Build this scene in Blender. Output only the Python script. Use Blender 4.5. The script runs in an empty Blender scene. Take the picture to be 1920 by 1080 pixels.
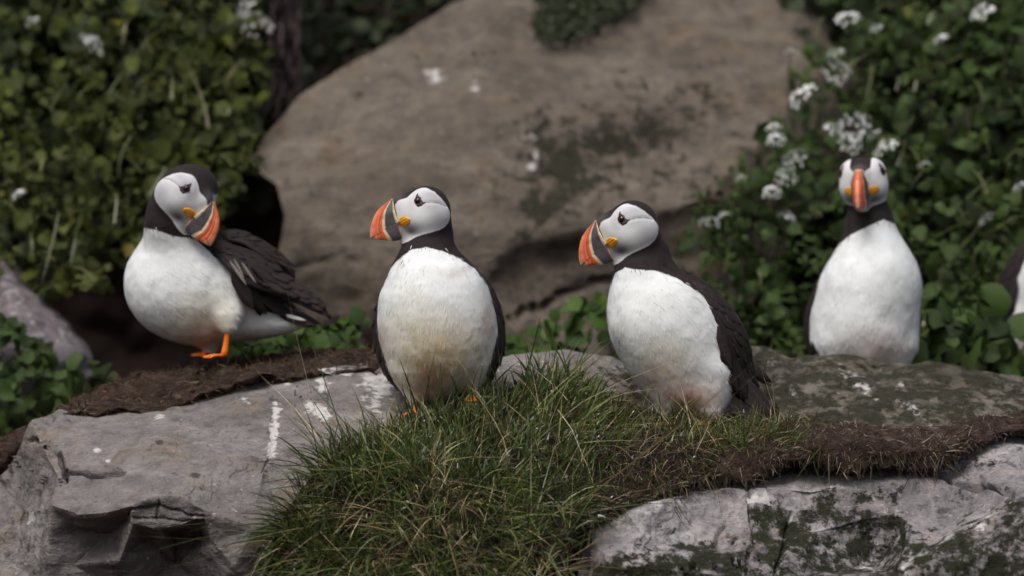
import bpy, bmesh, math, random
import numpy as np
from mathutils import Vector, Matrix
from mathutils.geometry import delaunay_2d_cdt

# ------------------------------------------------------------------ camera, world, sun, exposure
scene = bpy.context.scene
C = scene.collection
D0 = 6.0          # metres from the lens to the plane of the two middle birds
PPM = 1500.0      # photograph pixels per metre in that plane
cam_d = bpy.data.cameras.new('camera')
cam = bpy.data.objects.new('camera', cam_d); C.objects.link(cam)
cam.location = (0, -D0, 0); cam.rotation_euler = (math.radians(90), 0, 0)
cam_d.sensor_width = 36; cam_d.lens = 36 * D0 * PPM / 1920
cam_d.clip_start = 0.1; cam_d.clip_end = 400
cam_d.dof.use_dof = True; cam_d.dof.focus_distance = D0 + 0.10; cam_d.dof.aperture_fstop = 3.0
scene.camera = cam

world = bpy.data.worlds.new('World'); scene.world = world; world.use_nodes = True
wn = world.node_tree
SUN_EL, SUN_AZ = math.radians(58), math.radians(205)      # azimuth clockwise from +Y
sky = wn.nodes.new('ShaderNodeTexSky'); sky.sky_type = 'NISHITA'; sky.sun_disc = False
sky.sun_elevation = SUN_EL; sky.sun_rotation = SUN_AZ
sky.air_density = 1.0; sky.dust_density = 7.0; sky.ozone_density = 1.0
bg = wn.nodes['Background']; bg.inputs[1].default_value = 0.09
wn.links.new(sky.outputs[0], bg.inputs[0])
sun_d = bpy.data.lights.new('sun', 'SUN'); sun_d.energy = 1.5; sun_d.angle = math.radians(28); sun_d.color = (1.0, 0.985, 0.965)
sun = bpy.data.objects.new('sun', sun_d); C.objects.link(sun)
sd = Vector((math.sin(SUN_AZ) * math.cos(SUN_EL), math.cos(SUN_AZ) * math.cos(SUN_EL), math.sin(SUN_EL)))
sun.rotation_euler = sd.to_track_quat('Z', 'Y').to_euler(); sun.location = sd * 8
scene.view_settings.view_transform = 'Standard'; scene.view_settings.look = 'None'
scene.view_settings.exposure = 0.42; scene.view_settings.gamma = 1.0
scene.render.engine = 'CYCLES'
scene.cycles.use_denoising = True
scene.cycles.max_bounces = 5; scene.cycles.adaptive_threshold = 0.02

random.seed(4); rng = np.random.default_rng(4)

# ------------------------------------------------------------------ helpers
def P(px, py, Y):                      # a point of the place from its photograph pixel and its depth
    k = (D0 + Y) / D0 / PPM
    return np.array(((px - 960) * k, Y, (540 - py) * k))

def hash3(ix, iy, iz, seed):
    h = (ix.astype(np.int64) * 374761393 + iy.astype(np.int64) * 668265263 + iz.astype(np.int64) * 2147483647 + seed * 974634777) & 0xffffffff
    h = ((h ^ (h >> 13)) * 1274126177) & 0xffffffff
    h = ((h ^ (h >> 16)) * 2246822519) & 0xffffffff
    return ((h ^ (h >> 15)) & 0xffff) / 32767.5 - 1.0

def vnoise(p, seed=0):
    p = np.asarray(p, float); i = np.floor(p).astype(np.int64); f = p - i
    u = f * f * f * (f * (f * 6 - 15) + 10)
    r = 0
    for dx in (0, 1):
        wx = u[:, 0] if dx else 1 - u[:, 0]
        for dy in (0, 1):
            wy = u[:, 1] if dy else 1 - u[:, 1]
            for dz in (0, 1):
                wz = u[:, 2] if dz else 1 - u[:, 2]
                r = r + wx * wy * wz * hash3(i[:, 0] + dx, i[:, 1] + dy, i[:, 2] + dz, seed)
    return r

def fbm(p, scale, octaves=4, seed=0, gain=0.5):
    p = np.asarray(p, float) * scale; a = 1.0; s = 0; t = 0
    for o in range(octaves):
        s = s + a * vnoise(p, seed + o * 17); t += a; a *= gain; p = p * 2.03 + 11.7
    return s / t

def tag(o, label=None, cat=None, group=None, kind=None):
    if label: o['label'] = label
    if cat: o['category'] = cat
    if group: o['group'] = group
    if kind: o['kind'] = kind
    return o

def empty(name, loc):
    o = bpy.data.objects.new(name, None); C.objects.link(o); o.location = [float(v) for v in loc]
    o.empty_display_size = 0.02
    return o

def link(name, me, mat=None, parent=None, loc=(0, 0, 0)):
    o = bpy.data.objects.new(name, me); C.objects.link(o); o.location = [float(v) for v in loc]
    if parent is not None: o.parent = parent
    if mat is not None and len(me.materials) == 0: me.materials.append(mat)
    return o

def mesh(name, V, F, smooth=True):
    me = bpy.data.meshes.new(name)
    V = np.asarray(V, np.float32); 
    if isinstance(F, np.ndarray):
        n, k = F.shape
        me.vertices.add(len(V)); me.vertices.foreach_set('co', V.ravel())
        me.loops.add(n * k); me.loops.foreach_set('vertex_index', F.astype(np.int32).ravel())
        me.polygons.add(n); me.polygons.foreach_set('loop_start', np.arange(0, n * k, k, dtype=np.int32))
        me.update(calc_edges=True); me.validate()
    else:
        me.from_pydata([tuple(map(float, v)) for v in V], [], [tuple(map(int, f)) for f in F]); me.update()
    if smooth: me.polygons.foreach_set('use_smooth', np.ones(len(me.polygons), bool))
    return me

def fattr(me, name, vals):
    a = me.attributes.new(name, 'FLOAT', 'POINT'); a.data.foreach_set('value', np.asarray(vals, np.float32))

def cattr(me, name, vals):
    vals = np.asarray(vals, np.float32)
    if vals.shape[1] == 3: vals = np.concatenate([vals, np.ones((len(vals), 1), np.float32)], 1)
    a = me.attributes.new(name, 'FLOAT_COLOR', 'POINT'); a.data.foreach_set('color', vals.ravel())

def seg_dist(p, poly, closed=False):
    poly = np.asarray(poly, float); d = np.full(len(p), 1e9)
    n = len(poly)
    for i in range(n if closed else n - 1):
        a = poly[i]; b = poly[(i + 1) % n]; ab = b - a
        t = np.clip(((p - a) @ ab) / (ab @ ab + 1e-12), 0, 1)
        d = np.minimum(d, np.linalg.norm(p - a - t[:, None] * ab, axis=1))
    return d

def poly_sdf(p, poly):                 # positive inside
    poly = np.asarray(poly, float); d = seg_dist(p, poly, True); c = np.zeros(len(p), bool)
    x, y = p[:, 0], p[:, 1]
    for i in range(len(poly)):
        x1, y1 = poly[i]; x2, y2 = poly[i - 1]
        if y1 == y2: continue
        c ^= ((y1 > y) != (y2 > y)) & (x < (x2 - x1) * (y - y1) / (y2 - y1) + x1)
    return np.where(c, d, -d)

def sstep(x, a, b):
    t = np.clip((x - a) / (b - a), 0, 1); return t * t * (3 - 2 * t)

def norm(v):
    v = np.asarray(v, float); return v / (np.linalg.norm(v, axis=-1, keepdims=True) + 1e-12)

# ------------------------------------------------------------------ node helper
class N:
    def __init__(s, name):
        s.m = bpy.data.materials.new(name); s.m.use_nodes = True; s.t = s.m.node_tree
        s.b = s.t.nodes['Principled BSDF']
    def new(s, typ, **kw):
        n = s.t.nodes.new(typ)
        for k, v in kw.items(): setattr(n, k, v)
        return n
    def put(s, sock, v):
        if hasattr(v, 'is_output'): s.t.links.new(v, sock)
        elif isinstance(v, (tuple, list)) and len(v) == 3 and sock.type == 'RGBA': sock.default_value = (*v, 1)
        else: sock.default_value = v
    def math(s, op, a, b=0.0, clamp=False):
        n = s.new('ShaderNodeMath', operation=op, use_clamp=clamp); s.put(n.inputs[0], a); s.put(n.inputs[1], b); return n.outputs[0]
    def coord(s, which='Object'): return s.new('ShaderNodeTexCoord').outputs[which]
    def mapping(s, vec, scale=(1, 1, 1), rot=(0, 0, 0)):
        n = s.new('ShaderNodeMapping'); s.put(n.inputs[0], vec); n.inputs['Scale'].default_value = scale; n.inputs['Rotation'].default_value = rot; return n.outputs[0]
    def noise(s, vec, scale, detail=5, rough=0.55, dist=0.0):
        n = s.new('ShaderNodeTexNoise'); s.put(n.inputs['Vector'], vec); n.inputs['Scale'].default_value = scale
        n.inputs['Detail'].default_value = detail; n.inputs['Roughness'].default_value = rough; n.inputs['Distortion'].default_value = dist; return n.outputs[0]
    def voronoi(s, vec, scale, feature='F1'):
        n = s.new('ShaderNodeTexVoronoi', feature=feature); s.put(n.inputs['Vector'], vec); n.inputs['Scale'].default_value = scale; return n.outputs[0]
    def step(s, v, a, b):
        n = s.new('ShaderNodeMapRange', interpolation_type='SMOOTHSTEP'); s.put(n.inputs[0], v); n.inputs[1].default_value = a; n.inputs[2].default_value = b; return n.outputs[0]
    def lin(s, v, a, b, c, d):
        n = s.new('ShaderNodeMapRange'); s.put(n.inputs[0], v)
        for i, q in enumerate((a, b, c, d)): n.inputs[i + 1].default_value = q
        return n.outputs[0]
    def mix(s, f, a, b, blend='MIX'):
        n = s.new('ShaderNodeMix', data_type='RGBA', blend_type=blend); s.put(n.inputs[0], f); s.put(n.inputs[6], a); s.put(n.inputs[7], b); return n.outputs[2]
    def ramp(s, v, stops):
        n = s.new('ShaderNodeValToRGB'); s.put(n.inputs[0], v); e = n.color_ramp.elements
        while len(e) < len(stops): e.new(0.5)
        for q, (p, c) in zip(e, stops): q.position = p; q.color = (*c, 1)
        return n.outputs[0]
    def attr(s, name, out='Fac'): return s.new('ShaderNodeAttribute', attribute_name=name).outputs[out]
    def bump(s, h, strength, dist, prev=None):
        n = s.new('ShaderNodeBump'); s.put(n.inputs['Height'], h); n.inputs['Strength'].default_value = strength; n.inputs['Distance'].default_value = dist
        if prev is not None: s.t.links.new(prev, n.inputs['Normal'])
        return n.outputs[0]
    def done(s, color, rough=0.8, normal=None, spec=0.3, **kw):
        s.put(s.b.inputs['Base Color'], color); s.put(s.b.inputs['Roughness'], rough); s.b.inputs['Specular IOR Level'].default_value = spec
        if normal is not None: s.t.links.new(normal, s.b.inputs['Normal'])
        for k, v in kw.items(): s.put(s.b.inputs[k], v)
        return s.m

# ------------------------------------------------------------------ materials
def rock_material(name, dark, mid, light, moss=(0.03, 0.035, 0.012), white=(0.62, 0.61, 0.60), speck=0.5, streak=None, tilt=(0.0, 0.5, 0.0)):
    m = N(name); co = m.coord()
    band = m.mapping(co, (1.0, 1.0, 3.2), tilt)
    n1 = m.noise(band, 5.0, 6, 0.62, 0.4); n2 = m.noise(co, 42, 6, 0.68); n3 = m.noise(co, 210, 4, 0.65); n5 = m.noise(co, 75, 5, 0.7); n4 = m.noise(co, 13, 4, 0.6, 0.8)
    c = m.ramp(n1, [(0.32, dark), (0.5, mid), (0.68, light)])
    c = m.mix(m.step(n4, 0.5, 0.72), c, tuple(x * f for x, f in zip(mid, (1.02, 0.9, 0.78))))
    c = m.mix(1.0, c, m.ramp(n2, [(0.3, (0.55, 0.55, 0.56)), (0.5, (1, 1, 1)), (0.7, (1.3, 1.28, 1.24))]), 'MULTIPLY')
    c = m.mix(m.math('MULTIPLY', m.step(n3, 0.57, 0.68), 0.6), c, tuple(x * 0.45 for x in dark))
    c = m.mix(m.math('MULTIPLY', m.step(n5, 0.58, 0.72), 0.55), c, tuple(x * 0.5 for x in dark))
    c = m.mix(m.math('MULTIPLY', m.step(n3, 0.40, 0.31), 0.35), c, tuple(x * 1.5 for x in light))
    vor = m.voronoi(co, 46); c = m.mix(m.math('MULTIPLY', m.step(m.math('ADD', vor, m.math('MULTIPLY', n2, 0.35)), 0.29, 0.22), speck), c, white)
    if streak:
        st = m.noise(m.mapping(co, (95, 95, 5)), 1.0, 5, 0.6)
        c = m.mix(m.math('MULTIPLY', m.step(st, 0.5, 0.68), 0.75), c, streak)
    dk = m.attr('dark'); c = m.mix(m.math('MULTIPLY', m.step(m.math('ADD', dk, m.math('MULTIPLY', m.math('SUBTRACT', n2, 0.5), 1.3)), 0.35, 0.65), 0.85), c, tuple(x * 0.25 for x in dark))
    g = m.attr('guano'); gm = m.step(m.math('ADD', g, m.math('MULTIPLY', m.math('SUBTRACT', m.noise(co, 60, 6, 0.7), 0.5), 2.6)), 0.36, 0.74)
    c = m.mix(m.math('MULTIPLY', gm, 0.85), c, white)
    ms = m.attr('moss'); mn = m.noise(co, 34, 6, 0.78)
    mm = m.step(m.math('ADD', m.math('MULTIPLY', ms, 1.08), m.math('MULTIPLY', m.math('SUBTRACT', mn, 0.5), 3.6)), 0.36, 0.74)
    mc = m.ramp(m.noise(co, 120, 5, 0.7), [(0.3, tuple(x * 0.35 for x in moss)), (0.55, moss), (0.8, tuple(x * 2.1 for x in moss))])
    c = m.mix(mm, c, mc)
    b = m.bump(m.noise(band, 24, 7, 0.7, 0.2), 0.75, 0.014)
    b = m.bump(n5, 0.5, 0.006, b); b = m.bump(n3, 0.6, 0.003, b)
    b = m.bump(m.math('MULTIPLY', mm, m.noise(co, 260, 3, 0.7)), 0.7, 0.006, b)
    return m.done(c, m.lin(n2, 0.3, 0.7, 0.62, 0.85), b, 0.28)

M = {}
M['rock_left'] = rock_material('pale_grey_rock', (0.115, 0.105, 0.103), (0.182, 0.169, 0.166), (0.255, 0.241, 0.239), speck=0.35)
M['rock_back'] = rock_material('brown_rock', (0.088, 0.073, 0.058), (0.13, 0.109, 0.088), (0.172, 0.148, 0.122), moss=(0.028, 0.028, 0.014), speck=0.3, tilt=(0, 0.6, 0))
M['rock_right'] = rock_material('lilac_grey_rock', (0.15, 0.14, 0.144), (0.28, 0.265, 0.272), (0.42, 0.40, 0.41), moss=(0.024, 0.025, 0.012), speck=0.25, streak=(0.14, 0.135, 0.14))
M['rock_mossy'] = rock_material('mossy_rock', (0.07, 0.062, 0.048), (0.12, 0.11, 0.088), (0.19, 0.18, 0.155), moss=(0.034, 0.033, 0.018), speck=0.3)
M['rock_far'] = rock_material('purple_grey_rock', (0.10, 0.085, 0.095), (0.17, 0.15, 0.165), (0.26, 0.235, 0.25), speck=0.6)

def soil_material(name, a, b, c):
    m = N(name); co = m.coord()
    f = m.noise(m.mapping(co, (1, 1, 2.5)), 60, 6, 0.78, 0.8); g = m.noise(co, 9, 5, 0.6); mo = m.attr('moss')
    col = m.ramp(f, [(0.3, a), (0.52, b), (0.72, c)])
    mm = m.step(m.math('ADD', mo, m.math('MULTIPLY', m.math('SUBTRACT', g, 0.5), 1.6)), 0.45, 0.7)
    col = m.mix(mm, col, m.ramp(f, [(0.3, (0.012, 0.014, 0.004)), (0.7, (0.06, 0.062, 0.018))]))
    nb = m.bump(f, 1.0, 0.012); nb = m.bump(m.noise(co, 260, 3, 0.75), 0.8, 0.004, nb)
    return m.done(col, 0.95, nb, 0.1)
M['peat'] = soil_material('peat', (0.022, 0.014, 0.011), (0.066, 0.044, 0.036), (0.15, 0.108, 0.09))
M['peat_dark'] = soil_material('dark_peat', (0.018, 0.0115, 0.011), (0.034, 0.023, 0.021), (0.06, 0.044, 0.038))

def plumage_material():
    m = N('plumage'); co = m.coord()
    fine = m.noise(m.mapping(co, (260, 260, 70)), 1.0, 4, 0.6); soft = m.noise(co, 38, 5, 0.6)
    jig = m.math('MULTIPLY', m.math('SUBTRACT', fine, 0.5), 5.0)
    wb = m.step(m.math('ADD', m.attr('f_white'), jig), -1.6, 1.6)
    wf = m.step(m.math('ADD', m.attr('f_face'), m.math('MULTIPLY', jig, 0.45)), -1.2, 1.2)
    tint = m.attr('tint', 'Color')
    white = m.mix(1.0, (0.70, 0.735, 0.75), m.ramp(soft, [(0.3, (0.86, 0.865, 0.86)), (0.6, (1, 1, 1))]), 'MULTIPLY')
    white = m.mix(1.0, white, tint, 'MULTIPLY')
    rim = m.step(m.math('ABSOLUTE', m.math('SUBTRACT', m.attr('f_face'), 2.2)), 1.9, 0.4)
    face = m.mix(1.0, (0.60, 0.615, 0.635), tint, 'MULTIPLY')
    face = m.mix(m.math('MULTIPLY', rim, 0.22), face, (0.78, 0.78, 0.78))
    face = m.mix(m.math('MULTIPLY', m.step(m.attr('f_line'), 1.3, 0.3), 0.8), face, (0.05, 0.045, 0.05))
    blk = m.mix(m.math('MULTIPLY', soft, 0.8), (0.016, 0.012, 0.0125), (0.028, 0.0215, 0.022))
    blk = m.mix(m.attr('f_crown'), blk, (0.085, 0.075, 0.078))
    c = m.mix(wb, blk, white); c = m.mix(wf, c, face)
    b = m.bump(fine, 0.22, 0.0010); b = m.bump(soft, 0.25, 0.003, b)
    return m.done(c, 0.75, b, 0.18, **{'Sheen Weight': 0.03, 'Sheen Roughness': 0.5})
M['plumage'] = plumage_material()
def colour_material(name, rough=0.8, spec=0.2, attr='col', trans=0.0, bumpscale=None, sheen=0):
    m = N(name); c = m.attr(attr, 'Color'); b = None
    if bumpscale: b = m.bump(m.noise(m.mapping(m.coord(), bumpscale), 1.0, 4, 0.6), 0.5, 0.001)
    m.done(c, rough, b, spec)
    if sheen: m.b.inputs['Sheen Weight'].default_value = sheen
    if trans:
        tr = m.new('ShaderNodeBsdfTranslucent'); m.put(tr.inputs[0], c)
        mx = m.new('ShaderNodeMixShader'); mx.inputs[0].default_value = trans
        m.t.links.new(m.b.outputs[0], mx.inputs[1]); m.t.links.new(tr.outputs[0], mx.inputs[2])
        m.t.links.new(mx.outputs[0], m.t.nodes['Material Output'].inputs[0])
    return m.m
M['strand'] = colour_material('fine_feathers', 0.8, 0.1)
M['grass'] = colour_material('grass_blades', 0.38, 0.5, trans=0.25)
M['fibre'] = colour_material('dry_fibres', 0.9, 0.1)
M['beak'] = colour_material('beak_horn', 0.38, 0.4, bumpscale=(300, 300, 300))
def dark_feather(name, a, b, rough):
    m = N(name); co = m.coord(); n = m.noise(m.mapping(co, (90, 90, 260)), 1.0, 4, 0.6)
    return m.done(m.mix(n, a, b), rough, m.bump(n, 0.5, 0.0015), 0.22)
M['wing'] = dark_feather('dark_wing_feather', (0.0125, 0.0094, 0.0098), (0.034, 0.026, 0.026), 0.6)
M['wing_brown'] = dark_feather('worn_wing_feather', (0.016, 0.0115, 0.011), (0.046, 0.034, 0.031), 0.6)
M['wing_pale'] = dark_feather('pale_wing_feather', (0.10, 0.09, 0.08), (0.42, 0.40, 0.36), 0.7)
M['tail_white'] = dark_feather('white_tail_feather', (0.6, 0.6, 0.58), (0.75, 0.75, 0.73), 0.7)
def plain(name, col, rough, spec=0.4, var=0.25, sc=120, **kw):
    m = N(name); n = m.noise(m.coord(), sc, 4, 0.6)
    return m.done(m.mix(n, tuple(x * (1 - var) for x in col), tuple(x * (1 + var) for x in col)), rough, m.bump(n, 0.4, 0.0012), spec, **kw)
M['leg'] = plain('orange_leg_skin', (0.72, 0.17, 0.012), 0.5)
M['rosette'] = plain('yellow_rosette', (0.72, 0.31, 0.012), 0.55, sc=200)
M['eye'] = plain('brown_eye', (0.012, 0.006, 0.005), 0.08, 0.6)
M['eye_ring'] = plain('red_eye_ring', (0.16, 0.026, 0.014), 0.5)
M['eye_skin'] = plain('slate_eye_skin', (0.045, 0.036, 0.042), 0.55)
M['claw'] = plain('black_claw', (0.01, 0.01, 0.01), 0.4)
def leaf_material(name, lo, hi, yellow, rough=0.55):
    m = N(name); r = m.new('ShaderNodeObjectInfo').outputs['Random']; co = m.coord()
    n = m.noise(co, 60, 4, 0.6)
    c = m.mix(r, lo, hi)
    c = m.mix(m.math('MULTIPLY', m.step(r, 0.972, 0.995), 0.8), c, yellow)
    c = m.mix(1.0, c, m.ramp(n, [(0.3, (0.7, 0.72, 0.7)), (0.65, (1.2, 1.18, 1.1))]), 'MULTIPLY')
    m.done(c, rough, m.bump(m.noise(co, 150, 3, 0.5), 0.25, 0.002), 0.22)
    tr = m.new('ShaderNodeBsdfTranslucent'); m.put(tr.inputs[0], m.mix(1.0, c, (1.3, 1.35, 0.5), 'MULTIPLY'))
    mx = m.new('ShaderNodeMixShader'); mx.inputs[0].default_value = 0.3
    m.t.links.new(m.b.outputs[0], mx.inputs[1]); m.t.links.new(tr.outputs[0], mx.inputs[2])
    m.t.links.new(mx.outputs[0], m.t.nodes['Material Output'].inputs[0])
    return m.m
M['leaf'] = leaf_material('green_leaf', (0.020, 0.029, 0.005), (0.094, 0.118, 0.021), (0.13, 0.11, 0.012))
M['leaf_cool'] = leaf_material('blue_green_leaf', (0.014, 0.030, 0.006), (0.066, 0.112, 0.028), (0.10, 0.10, 0.014))
M['leaf_small'] = leaf_material('bright_leaf', (0.026, 0.058, 0.010), (0.075, 0.14, 0.026), (0.14, 0.15, 0.03))
M['stem'] = plain('green_stem', (0.06, 0.085, 0.025), 0.6)
M['petal'] = plain('white_petal', (0.82, 0.85, 0.84), 0.6, var=0.1)
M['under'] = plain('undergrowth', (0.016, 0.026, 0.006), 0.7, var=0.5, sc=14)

# ------------------------------------------------------------------ relief rocks
def relief(name, outline, inner, h, back, mat, amp=(0.006, 0.0016), freq=(9, 60), seed=0, drop=0.0, shrink=0.75, grooves=(), paint={}, creases=(), ridge=0.0, chip=0.0, parent=None, soften=3):
    pts = list(outline) + list(inner)
    n0 = len(outline)
    co = [Vector((p[0], p[1])) for p in pts]
    r = delaunay_2d_cdt(co, [tuple(c) for c in creases], [list(range(n0))], 1, 1e-4)
    v2, f2, orig = r[0], r[2], r[3]
    bm = bmesh.new(); vs = []
    for k, v in enumerate(v2):
        Y = pts[orig[k][0]][2] if orig[k] else 0
        vs.append(bm.verts.new(P(v.x, v.y, Y)))
    for f in f2:
        try: bm.faces.new([vs[i] for i in f])
        except ValueError: pass
    for it in range(9):
        es = [e for e in bm.edges if e.calc_length() > h]
        if not es: break
        bmesh.ops.subdivide_edges(bm, edges=es, cuts=1, use_grid_fill=False)
        bmesh.ops.triangulate(bm, faces=[f for f in bm.faces if len(f.verts) > 3])
    bm.normal_update()
    for f in bm.faces:
        if f.normal.y > 0: f.normal_flip()
    bm.normal_update(); bm.verts.ensure_lookup_table()
    V = np.array([v.co for v in bm.verts]); Nn = np.array([v.normal for v in bm.verts])
    ee = np.array([(e.verts[0].index, e.verts[1].index) for e in bm.edges if len(e.link_faces) == 2]); bd = np.zeros(len(V), bool)
    for e in bm.edges:
        if len(e.link_faces) == 1: bd[e.verts[0].index] = bd[e.verts[1].index] = True
    for it in range(soften):                      # weather the coarse facets a little
        acc = np.zeros_like(V); cn = np.zeros(len(V)); np.add.at(acc, ee[:, 0], V[ee[:, 1]]); np.add.at(acc, ee[:, 1], V[ee[:, 0]]); np.add.at(cn, ee[:, 0], 1); np.add.at(cn, ee[:, 1], 1)
        ok = (~bd) & (cn > 0); V[ok] = V[ok] * .4 + .6 * acc[ok] / cn[ok, None]
    for v, c in zip(bm.verts, V): v.co = c
    bm.normal_update(); Nn = np.array([v.normal for v in bm.verts])
    k = (D0 + V[:, 1]) / D0 / PPM
    px = np.stack([V[:, 0] / k + 960, 540 - V[:, 2] / k], 1)
    d = amp[0] * fbm(V, freq[0], 5, seed) + amp[1] * fbm(V, freq[1], 4, seed + 5)
    if ridge: d = d + ridge * (0.5 - np.abs(fbm(V * np.array((1, 1, 2.2)), freq[0] * 1.7, 4, seed + 9)) * 2)
    if chip:
        q = fbm(V, freq[0] * 1.2, 3, seed + 21); st = np.floor(q * 6) / 6; d = d + chip * (st + 0.25 * (q - st))
    for line, w, dep in grooves:
        wob = np.stack([fbm(V, 40, 2, seed + 31), fbm(V, 40, 2, seed + 32)], 1) * 7
        d = d - dep * np.exp(-(seg_dist(px + wob, line) / w) ** 2)
    V2 = V + Nn * d[:, None]
    for v, c in zip(bm.verts, V2): v.co = c
    att = {}
    for an, items in paint.items():
        a = np.zeros(len(V))
        for it in items:
            if it[0] == 'blob': _, x, y, rx, ry, s = it; a = np.maximum(a, s * np.exp(-(((px[:, 0] - x) / rx) ** 2 + ((px[:, 1] - y) / ry) ** 2)))
            elif it[0] == 'line': _, ln, w, s = it; a = np.maximum(a, s * np.exp(-(seg_dist(px, ln) / w) ** 2))
            elif it[0] == 'poly': _, pl, soft, s = it; a = np.maximum(a, s * sstep(poly_sdf(px, pl), -soft, soft))
            elif it[0] == 'up': a = np.maximum(a, it[1] * sstep(Nn[:, 2], it[2], it[3]))
            elif it[0] == 'all': a = np.maximum(a, it[1])
        att[an] = a
    nf = len(V)
    be = [e for e in bm.edges if len(e.link_faces) == 1]
    loopv = set(v for e in be for v in e.verts); cen = V2.mean(0); mp = {}
    Vc = []
    for v in loopv:
        c = np.array(v.co); t = c + np.array((0, back, -drop)); t[[0, 2]] = cen[[0, 2]] + (t[[0, 2]] - cen[[0, 2]]) * np.array((shrink, min(1, shrink + 0.1)))
        mp[v] = bm.verts.new(t)
    caps = []
    for e in be:
        a, b = e.verts
        try: bm.faces.new((a, b, mp[b], mp[a]))
        except ValueError: pass
    cc = bm.verts.new((cen[0], cen[1] + back * 1.1, cen[2] - drop))
    for e in be:
        a, b = e.verts; bm.faces.new((mp[a], mp[b], cc))
    bmesh.ops.recalc_face_normals(bm, faces=bm.faces[:])
    bm.verts.index_update()
    org = np.array((cen[0], cen[1], V2[:, 2].min()))
    bmesh.ops.translate(bm, verts=bm.verts[:], vec=Vector(-org))
    me = bpy.data.meshes.new(name); bm.to_mesh(me); bm.free()
    me.polygons.foreach_set('use_smooth', np.ones(len(me.polygons), bool))
    if name == 'boulder': me.set_sharp_from_angle(angle=math.radians(30))
    tot = len(me.vertices)
    for an, a in att.items():
        fattr(me, an, np.concatenate([a, np.full(tot - nf, 0.25 if an == 'moss' else 0.0)]))
    o = link(name, me, mat, parent, org)
    o['_front'] = nf
    return o

def front_samples(o, n, seed=0):
    """points, normals and pixels spread over the front of a relief"""
    me = o.data; nf = o['_front']; g = np.random.default_rng(seed)
    V = np.zeros(len(me.vertices) * 3); me.vertices.foreach_get('co', V); V = V.reshape(-1, 3) + np.array(o.location)
    me.calc_loop_triangles(); T = np.zeros(len(me.loop_triangles) * 3, np.int32); me.loop_triangles.foreach_get('vertices', T); T = T.reshape(-1, 3)
    T = T[(T < nf).all(1)]
    a, b, c = V[T[:, 0]], V[T[:, 1]], V[T[:, 2]]; nn = np.cross(b - a, c - a); ar = np.linalg.norm(nn, axis=1)
    idx = g.choice(len(T), n, p=ar / ar.sum()); u = g.random(n); w = g.random(n); s = np.sqrt(u)
    p = (1 - s)[:, None] * a[idx] + (s * (1 - w))[:, None] * b[idx] + (s * w)[:, None] * c[idx]
    nr = norm(nn[idx]); nr = np.where(nr[:, 1:2] > 0.2, -nr, nr)
    k = (D0 + p[:, 1]) / D0 / PPM
    return p, nr, np.stack([p[:, 0] / k + 960, 540 - p[:, 2] / k], 1)

def blades(p, d, L, w, bend, cols, seg=4, side=None, seed=0, tip=0.8):
    """tapering bent strips: one mesh"""
    n = len(p); g = np.random.default_rng(seed)
    d = norm(d)
    if side is None: side = norm(np.cross(d, g.normal(size=(n, 3))))
    t = np.linspace(0, 1, seg + 1)
    c = p[:, None] + d[:, None] * (L[:, None] * t)[..., None] + bend[:, None] * (L[:, None] * t ** 2)[..., None]
    ww = (w[:, None] * (1 - t ** 2.2 * 0.97))[..., None]
    V = np.stack([c - side[:, None] * ww / 2, c + side[:, None] * ww / 2], 2).reshape(-1, 3)
    base = (np.arange(n) * (seg + 1) * 2)[:, None] + np.arange(seg) * 2
    F = np.stack([base, base + 1, base + 3, base + 2], -1).reshape(-1, 4)
    shade = (0.6 + 0.4 * 1.0) 
    col = np.repeat(cols[:, None, :], (seg + 1) * 2, 1).reshape(-1, 3) * shade
    return V, F, col

def strands(name, V, F, col, mat, parent=None, org=(0, 0, 0)):
    me = mesh(name, V - np.array(org), F); cattr(me, 'col', col)
    return link(name, me, mat, parent, org if parent is None else (0, 0, 0))

# ------------------------------------------------------------------ the setting: ground and hillside
def sheet(name, xs, zs, fn, mat):
    X, Z = np.meshgrid(xs, zs); Vv = fn(X.ravel(), Z.ravel()); nx, nz = len(xs), len(zs)
    i = (np.arange(nz - 1)[:, None] * nx + np.arange(nx - 1)).ravel()
    F = np.stack([i, i + 1, i + nx + 1, i + nx], 1)
    me = mesh(name, Vv, F); return link(name, me, mat)
def ground_fn(x, y):
    r = np.stack([x, y, 0 * x], 1); z = -1.15 + 0.25 * fbm(r, 0.35, 3, 3) + 0.05 * fbm(r, 2, 3, 7)
    return np.stack([x, y, z], 1)
g1 = np.concatenate([-np.geomspace(200, 3.2, 22), np.linspace(-3, 3, 61), np.geomspace(3.2, 200, 22)])
o = sheet('ground', g1, g1, ground_fn, M['peat']); tag(o, 'dark peaty ground below the ledge', kind='structure')
def bank_fn(x, z):
    r = np.stack([x, 0 * x, z], 1)
    Y = 2.0 + 0.32 * np.maximum(z, 0) ** 1.3 + 0.14 * fbm(r, 1.5, 4, 11) + 0.06 * fbm(r, 7, 4, 12) + 0.03 * fbm(r, 26, 3, 13)
    for (px, py, sx, sz, dep) in ((300, 590, 0.42, 0.30, 0.4), (480, 440, 0.12, 0.22, 0.15)):
        c = P(px, py, 2.0); Y = Y + dep * np.exp(-((x - c[0]) / sx) ** 2 - ((z - c[2]) / sz) ** 2)
    return np.stack([x, Y, z], 1)
xs = np.concatenate([-np.geomspace(60, 1.65, 24), np.linspace(-1.6, 1.6, 161), np.geomspace(1.65, 60, 24)])
zs = np.concatenate([np.linspace(-1.8, -0.9, 8), np.linspace(-0.85, 0.95, 91), np.geomspace(1.0, 9, 18)])
o = sheet('hillside', xs, zs, bank_fn, M['peat_dark']); tag(o, 'steep dark peaty bank behind the boulders', kind='structure')

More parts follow.
